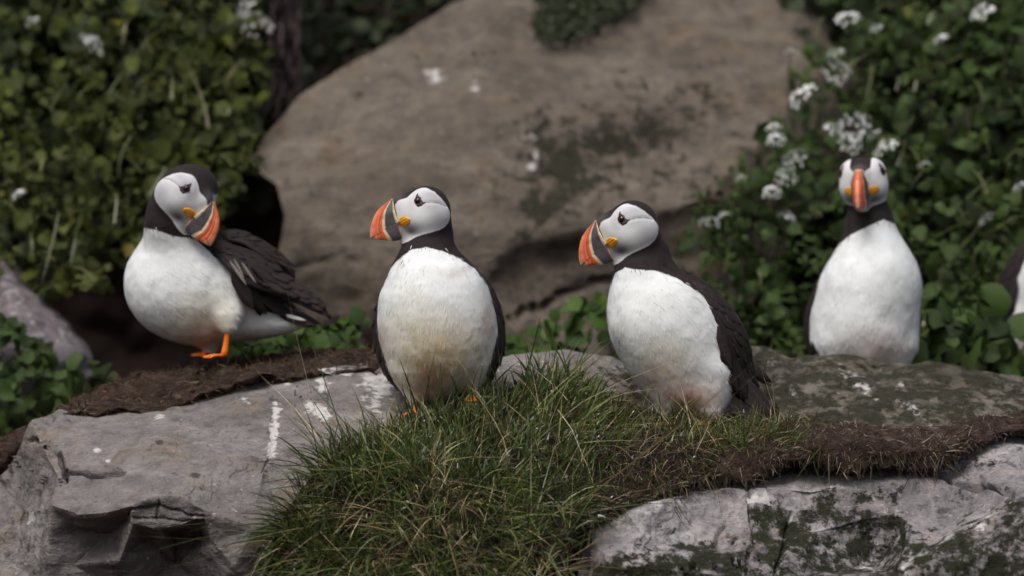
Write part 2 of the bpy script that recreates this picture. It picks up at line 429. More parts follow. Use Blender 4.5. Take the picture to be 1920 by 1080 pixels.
# ------------------------------------------------------------------ boulders
back_out = [(470, 300, 1.20), (520, 235, 1.22), (560, 188, 1.25), (640, 138, 1.30), (700, 108, 1.34), (760, 72, 1.36), (840, 12, 1.40), (900, -30, 1.44), (1100, -70, 1.5), (1350, -80, 1.55), (1600, -60, 1.6), (1720, 60, 1.6), (1700, 300, 1.5), (1500, 420, 1.30), (1420, 560, 1.18), (1200, 680, 1.09), (900, 700, 1.05), (700, 690, 1.12), (600, 640, 1.12), (545, 560, 1.12), (518, 480, 1.10), (532, 400, 1.10), (520, 350, 1.12), (484, 320, 1.16)]
back_in = [(700, 300, 1.12), (900, 200, 1.18), (1100, 200, 1.22), (1300, 150, 1.3), (1450, 250, 1.25), (640, 450, 1.06), (800, 420, 1.07), (950, 455, 1.04), (1050, 440, 1.05), (1150, 420, 1.07), (1250, 392, 1.09), (1312, 378, 1.10), (960, 490, 1.07), (1060, 475, 1.09), (1180, 455, 1.105), (1300, 412, 1.125), (880, 560, 1.06), (1000, 550, 1.075), (1150, 520, 1.10), (720, 560, 1.05), (1080, 330, 1.12), (920, 330, 1.10)]
nb = len(back_out)
o = relief('boulder', back_out, back_in, 0.016, 0.5, M['rock_back'], (0.024, 0.005), (4.5, 34), 41, drop=0.1, ridge=0.007, chip=0.004,
           creases=[(nb + 7, nb + 8), (nb + 8, nb + 9), (nb + 9, nb + 10), (nb + 10, nb + 11)],
           grooves=[([(950, 600), (1090, 540), (1200, 510)], 7, 0.02), ([(560, 500), (640, 480), (760, 520)], 6, 0.006)],
           paint={'moss': [('blob', 1070, 310, 105, 75, 0.8), ('blob', 1030, 380, 75, 55, 0.72), ('blob', 1140, 270, 65, 65, 0.75), ('blob', 1230, 220, 85, 75, 0.62), ('blob', 1010, 250, 60, 50, 0.45), ('blob', 1330, 180, 90, 70, 0.45), ('blob', 1000, 430, 40, 30, 0.5), ('blob', 1250, 330, 80, 50, 0.36), ('blob', 1400, 260, 60, 60, 0.36), ('blob', 1000, 560, 200, 60, 0.2)],
                  'guano': [('blob', 815, 140, 18, 16, 0.75), ('blob', 890, 158, 14, 14, 0.65), ('blob', 1003, 305, 16, 18, 0.85), ('blob', 870, 130, 12, 10, 0.6), ('blob', 1000, 255, 14, 12, 0.6)],
                  'dark': [('blob', 900, 95, 90, 40, 0.42), ('blob', 700, 180, 40, 20, 0.35), ('blob', 670, 335, 40, 20, 0.35), ('blob', 740, 290, 30, 20, 0.3), ('blob', 1310, 110, 40, 40, 0.36), ('blob', 860, 270, 30, 20, 0.3)]})
tag(o, 'huge slanting brown boulder with dark moss patches behind the middle puffins', 'boulder')

left_out = [(62, 790, .22), (110, 772, .26), (180, 765, .30), (250, 752, .32), (330, 738, .33), (430, 714, .34), (540, 698, .35), (640, 688, .36), (720, 690, .37), (830, 690, .37), (930, 676, .38), (1060, 663, .39), (1150, 670, .39), (1240, 705, .36), (1260, 800, .2), (1180, 940, .08), (1120, 1000, .03), (1090, 1110, .0),
            (760, 1110, .02), (480, 1110, .0), (400, 1110, .03), (250, 1110, .05), (100, 1110, .05), (-80, 1110, .22), (-80, 1000, .34), (0, 905, .33), (28, 850, .28)]
left_in = [(75, 835, .17), (104, 890, .10), (112, 912, .075), (98, 948, .02), (150, 964, .0), (200, 961, -.012), (246, 949, -.02), (290, 932, -.015), (335, 930, -.02), (382, 957, -.03), (430, 976, -.035), (475, 988, -.04), (600, 1010, .0), (900, 1020, .03),  # 0-13 ridge
           (150, 990, .045), (205, 1000, .065), (240, 975, .025), (225, 1050, .015), (140, 1060, .05), (250, 982, -.012), (300, 992, -.010), (384, 972, -.025), (275, 1005, .05), (330, 1000, .07), (375, 1000, .065), (330, 1060, .075), (405, 1020, -.015), (440, 1060, -.03), (92, 1020, .035),
           (500, 850, .08), (300, 860, .07), (700, 800, .15), (900, 800, .14), (1000, 750, .22), (180, 840, .14), (40, 960, .2), (30, 1060, .17)]
nl = len(left_out)
cr = [(nl + i, nl + i + 1) for i in range(13)] + [(0, nl), (nl + 19, nl + 20), (nl + 20, nl + 21), (nl + 3, nl + 28)]
o = relief('boulder', left_out, left_in, 0.0042, 0.5, M['rock_left'], (0.006, 0.0011), (8, 70), 7, drop=0.02, shrink=0.95, creases=cr, chip=0.008, ridge=0.003, soften=1,
           grooves=[([(66, 828), (112, 842), (120, 880), (150, 888), (180, 895), (230, 890)], 4.0, 0.010), ([(118, 870), (125, 900)], 4, 0.008), ([(510, 770), (505, 860), (495, 880)], 2.2, 0.003), ([(605, 700), (620, 780)], 2.5, 0.004), ([(245, 958), (300, 948), (380, 968)], 2.5, 0.006), ([(300, 940), (296, 975)], 2.5, 0.005), ([(250, 970), (385, 978)], 2, 0.004)],
           paint={'guano': [('line', [(518, 765), (514, 800), (508, 845)], 11, 0.85), ('line', [(600, 698), (606, 725)], 14, 0.85), ('line', [(580, 762), (596, 768), (610, 780)], 15, 0.8), ('line', [(535, 706), (640, 698)], 7, 0.5), ('blob', 650, 705, 25, 10, 0.6), ('line', [(690, 715), (720, 730)], 26, 0.72), ('blob', 700, 760, 26, 34, 0.6), ('blob', 297, 782, 12, 9, 0.8), ('blob', 183, 847, 9, 7, 0.8), ('blob', 202, 866, 7, 6, 0.8), ('blob', 455, 748, 12, 8, 0.65), ('blob', 540, 717, 8, 6, 0.7), ('blob', 53, 968, 6, 14, 0.75), ('blob', 960, 690, 60, 16, 0.35)],
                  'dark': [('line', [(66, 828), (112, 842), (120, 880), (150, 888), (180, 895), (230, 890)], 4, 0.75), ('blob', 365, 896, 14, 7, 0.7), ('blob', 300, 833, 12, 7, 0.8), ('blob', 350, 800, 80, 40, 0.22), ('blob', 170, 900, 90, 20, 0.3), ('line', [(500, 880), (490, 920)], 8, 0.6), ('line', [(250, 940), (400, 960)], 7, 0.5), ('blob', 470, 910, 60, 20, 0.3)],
                  'moss': [('blob', 1180, 720, 100, 50, 0.55), ('blob', 1100, 740, 60, 30, 0.45), ('blob', 40, 1000, 50, 120, 0.15)]})
tag(o, 'pale grey angular boulder with chipped underside and white splashes, lower left', 'boulder')

right_out = [(1085, 985, .02), (1110, 955, .04), (1200, 926, .08), (1300, 884, .12), (1400, 868, .13), (1480, 858, .14), (1560, 866, .14), (1640, 858, .14), (1720, 864, .14), (1775, 876, .13), (1800, 850, .17), (1850, 808, .22), (1920, 795, .24), (2010, 785, .26), (2010, 1120, -.15), (1080, 1120, -.08), (1082, 1050, -.04)]
right_in = [(1102, 1000, -.05), (1200, 958, -.03), (1300, 915, .02), (1400, 912, .03), (1500, 905, .045), (1600, 895, .05), (1700, 902, .055), (1775, 905, .06), (1835, 885, .09), (1920, 862, .12), (2005, 850, .14),
            (1150, 1060, -.09), (1250, 1005, -.03), (1330, 960, .01), (1400, 950, .0), (1420, 1040, -.055), (1500, 1000, -.005), (1480, 1090, -.07), (1590, 980, .02), (1700, 955, .02), (1640, 1060, .03), (1780, 985, -.0), (1830, 930, .05), (1920, 915, -.03), (1690, 1085, -.12), (1800, 1010, -.10), (1900, 945, -.08), (2005, 900, -.05), (1850, 1040, -.13)]
nr_ = len(right_out)
o = relief('boulder', right_out, right_in, 0.0045, 0.45, M['rock_right'], (0.012, 0.0016), (7, 60), 19, drop=0.02, shrink=0.95, chip=0.011, ridge=0.006, soften=1,
           creases=[(nr_ + i, nr_ + i + 1) for i in range(10)] + [(nr_ + 24, nr_ + 25), (nr_ + 25, nr_ + 26), (nr_ + 26, nr_ + 27)],
           grooves=[([(1490, 955), (1470, 1030), (1455, 1090)], 3, 0.008), ([(1100, 990), (1096, 1090)], 4, 0.02), ([(1760, 890), (1800, 905), (1900, 925)], 4, 0.014), ([(1340, 1010), (1350, 980)], 3, 0.008), ([(1400, 910), (1410, 1000), (1400, 1090)], 3, 0.008)],
           paint={'moss': [('poly', [(1090, 1060), (1150, 1030), (1280, 1000), (1340, 990), (1390, 1010), (1400, 940), (1430, 925), (1500, 945), (1560, 920), (1590, 950), (1680, 960), (1740, 990), (1780, 1000), (1900, 930), (2010, 900), (2010, 1130), (1090, 1130)], 30, 0.6), ('blob', 1450, 965, 50, 40, 0.8), ('blob', 1230, 1070, 120, 36, 0.8), ('blob', 1600, 1030, 110, 40, 0.75), ('blob', 1860, 870, 40, 20, 0.45), ('blob', 1640, 930, 60, 24, 0.4)],
                  'guano': [('blob', 1425, 930, 34, 16, 0.85), ('line', [(1200, 960), (1320, 925)], 14, .45), ('line', [(1560, 900), (1640, 925), (1680, 985)], 12, .5), ('line', [(1690, 1075), (1800, 1005), (1900, 940)], 14, .55), ('line', [(1490, 955), (1470, 1030), (1455, 1090)], 4, 0.6), ('blob', 1620, 1060, 40, 24, 0.55), ('blob', 1840, 850, 60, 14, 0.4), ('blob', 1700, 1040, 60, 14, 0.4), ('blob', 1530, 1010, 20, 20, 0.5)],
                  'dark': [('blob', 1600, 940, 60, 40, 0.35), ('blob', 1770, 960, 60, 50, 0.5), ('blob', 1500, 1060, 120, 40, 0.35), ('blob', 1240, 1010, 20, 60, 0.3)]})
tag(o, 'lilac grey boulder with blackish moss patches under the peat edge, lower right', 'boulder')

mid_out = [(1190, 735, .38), (1280, 700, .42), (1360, 672, .44), (1405, 655, .46), (1440, 656, .47), (1482, 673, .45), (1560, 668, .45), (1640, 672, .45), (1700, 680, .45), (1800, 690, .46), (1920, 708, .46), (2010, 716, .46), (2010, 850, .2), (1900, 840, .2), (1700, 850, .18), (1450, 850, .18), (1250, 830, .18), (1190, 790, .24)]
mid_in = [(1470, 690, .39), (1560, 684, .38), (1700, 696, .38), (1800, 706, .39), (1920, 724, .39), (1500, 740, .32), (1650, 745, .31), (1800, 755, .3), (1920, 765, .3), (1350, 740, .34), (1400, 690, .40)]
o = relief('boulder', mid_out, mid_in, 0.0075, 0.4, M['rock_mossy'], (0.010, 0.0016), (8, 60), 29, drop=0.05, shrink=0.97, ridge=0.004,
           grooves=[([(1410, 660), (1440, 700), (1450, 780)], 5, 0.012), ([(1480, 676), (1700, 690), (1900, 716)], 3, 0.003)],
           paint={'moss': [('all', 0.56), ('blob', 1700, 740, 160, 40, 0.7), ('blob', 1500, 740, 60, 40, 0.52), ('blob', 1850, 750, 90, 40, 0.55)],
                  'guano': [('line', [(1580, 690), (1610, 715), (1640, 745)], 14, 0.62), ('line', [(1690, 755), (1720, 775), (1745, 795)], 11, 0.62), ('line', [(1470, 715), (1500, 745)], 12, 0.45), ('blob', 1450, 680, 14, 8, 0.5), ('blob', 1800, 765, 12, 8, 0.5), ('blob', 1690, 725, 10, 20, 0.45)]})
tag(o, 'dark green mossy boulder behind the right-hand peat edge', 'boulder')

far_out = [(-80, 420, 1.0), (-20, 470, .95), (10, 500, .92), (45, 545, .9), (85, 590, .88), (130, 625, .86), (165, 655, .85), (182, 690, .85), (150, 720, .84), (60, 760, .84), (-80, 780, .85)]
far_in = [(20, 570, .84), (70, 630, .81), (110, 670, .80), (0, 660, .80)]
o = relief('boulder', far_out, far_in, 0.010, 0.25, M['rock_far'], (0.012, 0.003), (9, 50), 61, shrink=0.8, ridge=0.006,
           paint={'guano': [('all', 0.22)]})
tag(o, 'small purplish grey boulder at the left edge of the picture', 'boulder')

# ------------------------------------------------------------------ peat edges and turf
def fibres(parent, n, Lr, wr, palette, seed, up=0.15, rootbias=1.0, down=0.0):
    p, nr, px = front_samples(parent, n, seed); g = np.random.default_rng(seed + 1)
    d = norm(g.normal(size=(n, 3)) * np.array((1, .5, .55)) + nr * up + np.array((0, 0, -down)))
    L = g.uniform(*Lr, n) * g.uniform(.5, 1.3, n); w = g.uniform(*wr, n)
    bend = g.normal(size=(n, 3)) * 0.35 + np.array((0, -0.05, -0.25))
    cols = np.array(palette)[g.integers(0, len(palette), n)] * g.uniform(.6, 1.3, (n, 1))
    V, F, col = blades(p - nr * 0.002, d, L, w, bend, cols, 3, seed=seed)
    me = mesh('root_fibre', V - np.array(parent.location), F); cattr(me, 'col', col)
    f = link('root_fibre', me, M['fibre'], parent); f['kind'] = 'stuff'
    return f
pl_out = [(88, 775, .27), (135, 748, .36), (200, 718, .45), (300, 690, .50), (385, 675, .52), (450, 668, .54), (560, 659, .56), (640, 654, .57), (705, 650, .57), (760, 655, .57), (850, 664, .55), (945, 672, .5), (945, 688, .37), (860, 700, .35), (790, 706, .34), (745, 712, .33), (715, 706, .33), (690, 690, .33), (640, 692, .32), (540, 703, .31), (470, 713, .30), (430, 724, .30), (380, 738, .29), (330, 752, .28), (310, 768, .265), (275, 774, .26), (240, 766, .27), (180, 778, .255), (120, 782, .25)]
pl_in = [(180, 752, .29), (240, 738, .31), (300, 722, .33), (360, 708, .345), (430, 694, .36), (500, 684, .37), (560, 680, .375), (640, 674, .38), (720, 674, .38), (800, 684, .38)]
peat_left = relief('peat_edge', pl_out, pl_in, 0.0075, 0.15, M['peat'], (0.015, 0.009), (18, 70), 71, drop=0.05, paint={'moss': [('blob', 380, 690, 90, 22, 0.75), ('blob', 130, 765, 40, 14, 0.4)]})
tag(peat_left, 'strip of brown crumbly peat along the top of the pale grey boulder', 'peat')
fibres(peat_left, 8000, (.006, .018), (.0006, .0014), [(0.08, 0.048, 0.035), (0.04, 0.025, 0.018), (0.16, 0.115, 0.085), (0.07, 0.065, 0.025)], 81)

pc_out = [(-60, 830, .36), (0, 822, .36), (40, 800, .35), (80, 788, .33), (70, 830, .34), (40, 880, .36), (10, 925, .38), (-60, 980, .38)]
o = relief('peat_edge', pc_out, [(0, 870, .33), (40, 835, .325)], 0.008, 0.1, M['peat'], (0.008, 0.005), (18, 70), 73)
tag(o, 'brown peat clump behind the left corner of the pale grey boulder', 'peat')
fibres(o, 900, (.006, .018), (.0006, .0014), [(0.06, 0.035, 0.025), (0.03, 0.018, 0.013), (0.12, 0.085, 0.06)], 83)

pr_out = [(1300, 815, .12), (1380, 800, .13), (1440, 790, .15), (1500, 781, .16), (1560, 783, .16), (1640, 797, .16), (1700, 808, .16), (1760, 806, .18), (1800, 792, .20), (1860, 784, .22), (1930, 774, .24), (2010, 766, .26), (2010, 797, .18), (1930, 804, .165), (1870, 810, .15), (1830, 828, .12), (1800, 852, .09), (1760, 886, .06), (1700, 880, .05), (1640, 870, .05), (1590, 886, .04), (1540, 868, .05), (1490, 858, .055), (1440, 884, .04), (1400, 902, .025), (1340, 890, .035)]
pr_in = [(1380, 845, .05), (1450, 832, .05), (1550, 826, .045), (1650, 833, .04), (1720, 844, .04), (1775, 838, .06), (1810, 816, .11), (1870, 798, .16), (1940, 788, .19)]
peat_right = relief('peat_edge', pr_out, pr_in, 0.0075, 0.12, M['peat'], (0.010, 0.006), (20, 75), 75, drop=0.03, paint={'moss': [('blob', 1520, 850, 90, 30, 0.6), ('blob', 1880, 800, 60, 14, 0.3)]})
tag(peat_right, 'rolled strip of dry fibrous peat on top of the lilac grey boulder', 'peat')
fibres(peat_right, 13000, (.005, .016), (.0004, .0010), [(0.075, 0.05, 0.04), (0.04, 0.027, 0.022), (0.15, 0.115, 0.092), (0.13, 0.098, 0.083), (0.08, 0.06, 0.053), (0.30, 0.26, 0.22)], 85, up=0.12, down=0.15)

mo_out = [(600, 880, .0), (640, 845, .05), (700, 808, .1), (780, 782, .15), (860, 756, .18), (950, 732, .2), (1040, 712, .22), (1090, 718, .22), (1120, 745, .2), (1200, 770, .19), (1300, 785, .18), (1420, 796, .17), (1510, 806, .16), (1490, 835, .08), (1400, 872, .04), (1320, 895, .02), (1220, 935, .0), (1130, 968, -.04), (1085, 990, -.08), (1070, 1040, -.10), (1050, 1115, -.11), (490, 1115, -.10), (500, 1050, -.08), (520, 990, -.06), (555, 930, -.03)]
mo_in = [(700, 900, .0), (850, 850, .06), (1000, 810, .09), (1150, 840, .05), (1300, 840, .06), (800, 980, -.05), (950, 930, -.02), (650, 1020, -.06), (950, 1050, -.08), (800, 1080, -.10), (1400, 828, .07)]
mound = relief('turf_mound', mo_out, mo_in, 0.009, 0.18, M['peat_dark'], (0.014, 0.006), (14, 60), 77, drop=0.06, paint={'moss': [('blob', 800, 950, 300, 160, 0.35)]})
tag(mound, 'dark turf mound under the long grass tuft in the foreground', 'turf')

def grass_tuft():
    g = np.random.default_rng(91); n = 15000
    p, nr, px = front_samples(mound, n, 92)
    keep = g.random(n) < np.where(px[:, 0] > 1120, 0.62, 1.0) * np.where((px[:, 0] > 1000) & (px[:, 1] > 850), 0.55, 1.0)
    p, nr, px = p[keep], nr[keep], px[keep]; n = len(p)
    x, y = px[:, 0], px[:, 1]
    right = sstep(x, 1060, 1220); low = sstep(y, 860, 1000); lft = sstep(x, 760, 560); topm = sstep(y, 880, 780)
    cen = P(820, 930, 0.05)
    rad = norm((p - cen) * np.array((1, 0.8, 1)))
    clump = np.stack([fbm(p, 30, 2, 5), fbm(p, 30, 2, 6), fbm(p, 30, 2, 7)], 1)
    d = norm(nr * 0.55 + rad * (0.55 * (1 - right))[:, None] + np.array((0, 0, 1)) * (0.75 - 0.45 * low - 0.35 * right)[:, None] + clump * 0.75 + g.normal(size=(n, 3)) * 0.36 + np.array((-0.35, 0, 0)) * lft[:, None] + np.array((0.25, 0, 0)) * sstep(x, 1000, 1080)[:, None] * topm[:, None])
    L = g.gamma(6, 1 / 6, n) * (0.046 - 0.022 * right) * (0.62 + 0.75 * sstep(fbm(p, 26, 2, 45), -.45, .45))
    L = np.where(g.random(n) < 0.05 + .05 * lft, L * 1.7, L)
    w = g.uniform(.0009, .0013, n) * g.choice((1, 1.7, 2.8), n, p=(.35, .4, .25)) * (1 - .3 * right)
    bend = np.array((0, 0, -1)) * g.uniform(.1, .75, n)[:, None] + g.normal(size=(n, 3)) * 0.2
    pal = np.array([(0.034, 0.050, 0.011), (0.056, 0.085, 0.018), (0.098, 0.132, 0.032), (0.21, 0.24, 0.085), (0.068, 0.108, 0.056)])
    ci = g.choice(5, n, p=(.3, .3, .2, .08, .12)); cols = pal[ci] * g.uniform(.5, 1.5, (n, 1)) * (0.72 + .6 * sstep(fbm(p, 22, 2, 55), -.4, .4))[:, None]
    dryp = 0.12 + 0.25 * right + 0.22 * sstep(fbm(p, 12, 2, 15), 0.0, 0.4) + 0.1 * low * (1 - lft)
    dry = g.random(n) < dryp
    dpal = np.array([(0.36, 0.28, 0.15), (0.52, 0.44, 0.28), (0.22, 0.16, 0.09), (0.28, 0.25, 0.10)])
    cols[dry] = dpal[g.integers(0, 4, n)][dry] * g.uniform(.6, 1.2, (n, 1))[dry]
    w = np.where(dry, w * .6, w); bend[dry] += g.normal(size=(n, 3))[dry] * 0.75 + np.array((0, 0, -.25))
    # longer upright blades in front of the birds' feet
    foot = np.maximum(np.exp(-(((x - 795) / 75) ** 2 + ((y - 808) / 26) ** 2)), np.maximum(np.exp(-(((x - 885) / 60) ** 2 + ((y - 778) / 26) ** 2)), np.exp(-(((x - 1310) / 130) ** 2 + ((y - 815) / 24) ** 2))))
    ft = g.random(n) < foot * .75; d[ft] = norm(d[ft] * .55 + np.array((0, -.1, 1.0)) + g.normal(size=(ft.sum(), 3)) * .22); L[ft] = g.uniform(.028, .05, ft.sum())
    fleck = g.random(n) < .006; cols[fleck] = (.6, .6, .58); L[fleck] = g.uniform(.004, .008, fleck.sum()); w[fleck] = .0022
    p = p + np.where(fleck[:, None], nr * .02, 0)
    V, F, col = blades(p - nr * .003, d, L, w, bend, cols, 5, seed=93)
    o = strands('grass', V, F, col, M['grass'], None, tuple(map(float, mound.location)))
    tag(o, 'long green and straw coloured grass tuft below the two middle puffins', 'grass', kind='stuff')
    # matted dead roots hanging under the right hand rim of the turf
    p, nr, px = front_samples(mound, 9000, 95); g = np.random.default_rng(96)
    k = (px[:, 0] > 1020) & (px[:, 1] > 800 - (px[:, 0] - 1020) * 0.02)
    p, nr = p[k], nr[k]; n = len(p)
    d = norm(nr * .5 + np.array((0, 0, -1.0)) + g.normal(size=(n, 3)) * .55); L = g.uniform(.012, .034, n)
    pal = np.array([(0.07, 0.05, 0.036), (0.12, 0.09, 0.065), (0.30, 0.25, 0.18), (0.04, 0.03, 0.022), (0.07, 0.078, 0.028)])
    V, F, col = blades(p, d, L, g.uniform(.0006, .0013, n), g.normal(size=(n, 3)) * .5, pal[g.choice(5, n, p=(.3, .2, .15, .15, .2))] * g.uniform(.6, 1.3, (n, 1)), 4, seed=97)
    f = strands('root_fibre', V, F, col, M['fibre'], mound, tuple(map(float, mound.location))); f['kind'] = 'stuff'
    # ragged roots and moss strands dangling from the overhanging rims
    for own, rim, cnt, sd_ in ((mound, [(1060, 1060), (1075, 1020), (1090, 985), (1135, 962), (1220, 930), (1320, 890), (1400, 868)], 700, 141), (peat_right, [(1330, 885), (1400, 898), (1440, 880), (1490, 856), (1540, 864), (1590, 880), (1640, 866), (1700, 876), (1760, 880), (1800, 846)], 260, 143)):
        g = np.random.default_rng(sd_); p, nr, px = front_samples(own, 40000, sd_ + 1); dd = seg_dist(px, rim); k = np.where(dd < 26)[0]; k = k[g.permutation(len(k))[:cnt]]; p, nr = p[k], nr[k]; n = len(p); cl = fbm(p, 40, 2, sd_)
        d = norm(nr * .7 + np.array((0, 0, -.8)) + g.normal(size=(n, 3)) * .4); L = g.uniform(.004, .014, n) * (1 + 2.2 * sstep(cl, -.1, .4)); bend = np.array((0, .1, -.5)) + g.normal(size=(n, 3)) * .4
        pal = np.array([(0.06, 0.044, 0.035), (0.09, 0.068, 0.053), (0.20, 0.165, 0.125), (0.04, 0.03, 0.024), (0.055, 0.062, 0.022), (0.04, 0.05, 0.016)])
        V, F, col = blades(p, d, L, g.uniform(.0006, .0016, n), bend, pal[g.integers(0, 6, n)] * g.uniform(.6, 1.3, (n, 1)), 5, seed=sd_)
        f = strands('dangling_root', V, F, col, M['fibre'], own, tuple(map(float, own.location))); f['kind'] = 'stuff'
    g = np.random.default_rng(145)
    # sparse short grass running right along the peat
    p, nr, px = front_samples(peat_right, 4200, 98); k = (px[:, 0] < 1560) & (px[:, 1] < 850) & (g.random(4200) < sstep(px[:, 0], 1580, 1330)); p, nr = p[k], nr[k]; n = len(p)
    d = norm(nr * .3 + g.normal(size=(n, 3)) * .5 + np.array((.2, 0, .45)))
    pal = np.array([(0.05, 0.08, 0.015), (0.085, 0.125, 0.025), (0.28, 0.22, 0.11)])
    V, F, col = blades(p, d, g.uniform(.015, .04, n), g.uniform(.001, .0018, n), np.array((0, 0, -.4)) + g.normal(size=(n, 3)) * .25, pal[g.choice(3, n, p=(.45, .35, .2))] * g.uniform(.6, 1.2, (n, 1)), 4, seed=99)
    o = strands('grass', V, F, col, M['grass'], None, tuple(map(float, peat_right.location)))
    tag(o, 'sparse short grass at the left end of the right-hand peat edge', 'grass', kind='stuff')
grass_tuft()

# ------------------------------------------------------------------ puffins
def zc(pts): return np.array([(113 - x / 6.545, 63 - y / 6.545) for x, y in pts])   # profile drawing -> (forward, up) in head pixels
FACE = zc([(425, 300), (440, 240), (500, 180), (590, 130), (690, 112), (790, 122), (880, 165), (960, 240), (1030, 330), (1075, 420), (1083, 470), (1060, 540), (1010, 600), (940, 640), (850, 665), (740, 690), (650, 720), (560, 775), (490, 800), (400, 820), (340, 700), (340, 400)])
EYELINE = zc([(760, 302), (850, 298), (940, 310), (1030, 352)])
EYESKIN = zc([(675, 165), (652, 220), (640, 280), (655, 335), (680, 362), (735, 345), (795, 302), (748, 288), (712, 228)])
EYE = zc([(688, 278)])[0]; ROS = zc([(515, 530)])[0]

def smin(a, b, k):
    h = np.maximum(k - np.abs(a - b), 0) / k
    return np.minimum(a, b) - h * h * k * 0.25

def ell(p, c, r, ang=0.0):
    q = p - np.asarray(c, np.float32)
    if ang:
        cs, sn = math.cos(ang), math.sin(ang); x = cs * q[..., 0] + sn * q[..., 2]; z = -sn * q[..., 0] + cs * q[..., 2]; q = np.stack([x, q[..., 1], z], -1)
    r = np.asarray(r, np.float32); k0 = np.sqrt(((q / r) ** 2).sum(-1)) + 1e-6; k1 = np.sqrt(((q / r ** 2) ** 2).sum(-1)) + 1e-6
    return k0 * (k0 - 1) / k1

def cone(p, a, b, ra, rb):
    a = np.asarray(a, np.float32); b = np.asarray(b, np.float32); ab = b - a
    t = np.clip(((p - a) @ ab) / (ab @ ab), 0, 1)
    return np.linalg.norm(p - a - t[..., None] * ab, axis=-1) - (ra + (rb - ra) * t)

def head_sdf(q):                                   # q = (forward, left, up) in head pixels
    a, c, b = q[..., 0], q[..., 1], q[..., 2]; m = np.stack([a, np.abs(c), b], -1)
    d = ell(m, (-8, 0, 2), (45, 43, 46))
    d = smin(d, ell(m, (-12, 19, -13), (37, 28, 31)), 14)
    d = smin(d, ell(m, (-6, 23, 20), (27, 21, 22)), 12)
    d = smin(d, ell(m, (21, 0, -4), (27, 24, 38)), 14); d = smin(d, ell(m, (37, 0, 15), (17, 14, 18)), 12)
    d = smin(d, ell(m, (33, 0, -12), (13, 15, 37)), 8)
    d = smin(d, ell(m, (30, 0, -44), (14, 15, 15)), 10)
    lat = sstep(np.abs(c), 14, 26); ab = np.stack([a, b], -1).reshape(-1, 2)
    near = np.abs(d) < 12
    g = np.zeros(d.shape, np.float32)
    idx = near.reshape(-1)
    dl = seg_dist(ab[idx], EYELINE); de = np.linalg.norm((ab[idx] - EYE) / np.array((1.0, 1.25)), axis=1)
    gg = 1.2 * np.exp(-(dl / 3.0) ** 2) + 3.0 * np.exp(-(de / 9) ** 2)
    g.reshape(-1)[idx] = gg
    return d + g * lat

def surf_c(a, b):                                  # half width of the head at a profile point
    a = np.atleast_1d(a).astype(float); b = np.atleast_1d(b).astype(float)
    cs = np.linspace(0, 60, 241); out = np.zeros(len(a))
    for i in range(len(a)):
        d = head_sdf(np.stack([np.full(241, a[i]), cs, np.full(241, b[i])], -1)); ins = np.where(d < 0)[0]
        out[i] = cs[ins[-1]] if len(ins) else 2.0
    return out

def surface_nets(Fv, org, h):
    s = Fv < 0; nx, ny, nz = Fv.shape
    cnt = np.zeros((nx - 1, ny - 1, nz - 1), np.int8)
    for i in (0, 1):
        for j in (0, 1):
            for k in (0, 1): cnt += s[i:nx - 1 + i, j:ny - 1 + j, k:nz - 1 + k]
    act = (cnt > 0) & (cnt < 8); ci = np.argwhere(act); ids = np.full(act.shape, -1, np.int64); ids[act] = np.arange(len(ci))
    acc = np.zeros((len(ci), 3)); num = np.zeros(len(ci))
    cor = [(i, j, k) for i in (0, 1) for j in (0, 1) for k in (0, 1)]
    val = {c: Fv[ci[:, 0] + c[0], ci[:, 1] + c[1], ci[:, 2] + c[2]] for c in cor}
    for A in cor:
        for ax in range(3):
            if A[ax]: continue
            B = list(A); B[ax] = 1; B = tuple(B); va, vb = val[A], val[B]; cr = (va < 0) != (vb < 0)
            t = np.where(cr, va / np.where(cr, va - vb, 1), 0); pt = np.array(A, float)[None] + t[:, None] * (np.array(B) - np.array(A))[None]
            acc[cr] += pt[cr]; num[cr] += 1
    V = (ci + acc / num[:, None]) * h + org
    quads = []
    for ax in range(3):
        u, v = [(1, 2), (2, 0), (0, 1)][ax]
        sl0 = [slice(None)] * 3; sl1 = [slice(None)] * 3; sl0[ax] = slice(0, -1); sl1[ax] = slice(1, None)
        a_, b_ = s[tuple(sl0)], s[tuple(sl1)]; e = np.argwhere(a_ != b_)
        e = e[(e[:, u] > 0) & (e[:, v] > 0) & (e[:, u] < Fv.shape[u] - 1) & (e[:, v] < Fv.shape[v] - 1)]
        flip = a_[e[:, 0], e[:, 1], e[:, 2]]
        def cell(du, dv):
            q = e.copy(); q[:, u] -= du; q[:, v] -= dv; return ids[q[:, 0], q[:, 1], q[:, 2]]
        q = np.stack([cell(1, 1), cell(0, 1), cell(0, 0), cell(1, 0)], 1)
        q[~flip] = q[~flip][:, ::-1]; quads.append(q)
    return V, np.concatenate(quads)

def grid_faces(nu, nv, wrap=False):
    F = []
    for i in range(nu - 1):
        for j in range(nv if wrap else nv - 1):
            k = (j + 1) % nv; F.append((i * nv + j, i * nv + k, (i + 1) * nv + k, (i + 1) * nv + j))
    return F

def loft(secs, n=14):
    """sections of (centre, half-width vector, half-thickness vector)"""
    V = []; F = grid_faces(len(secs), n, True)
    for c, U, W in secs:
        for j in range(n):
            t = 2 * math.pi * j / n; V.append(np.asarray(c) + math.cos(t) * np.asarray(U) + math.sin(t) * np.asarray(W))
    a = len(V); V.append(np.asarray(secs[0][0])); V.append(np.asarray(secs[-1][0])); m = (len(secs) - 1) * n
    for j in range(n):
        F.append((a, (j + 1) % n, j)); F.append((a + 1, m + j, m + (j + 1) % n))
    return V, F

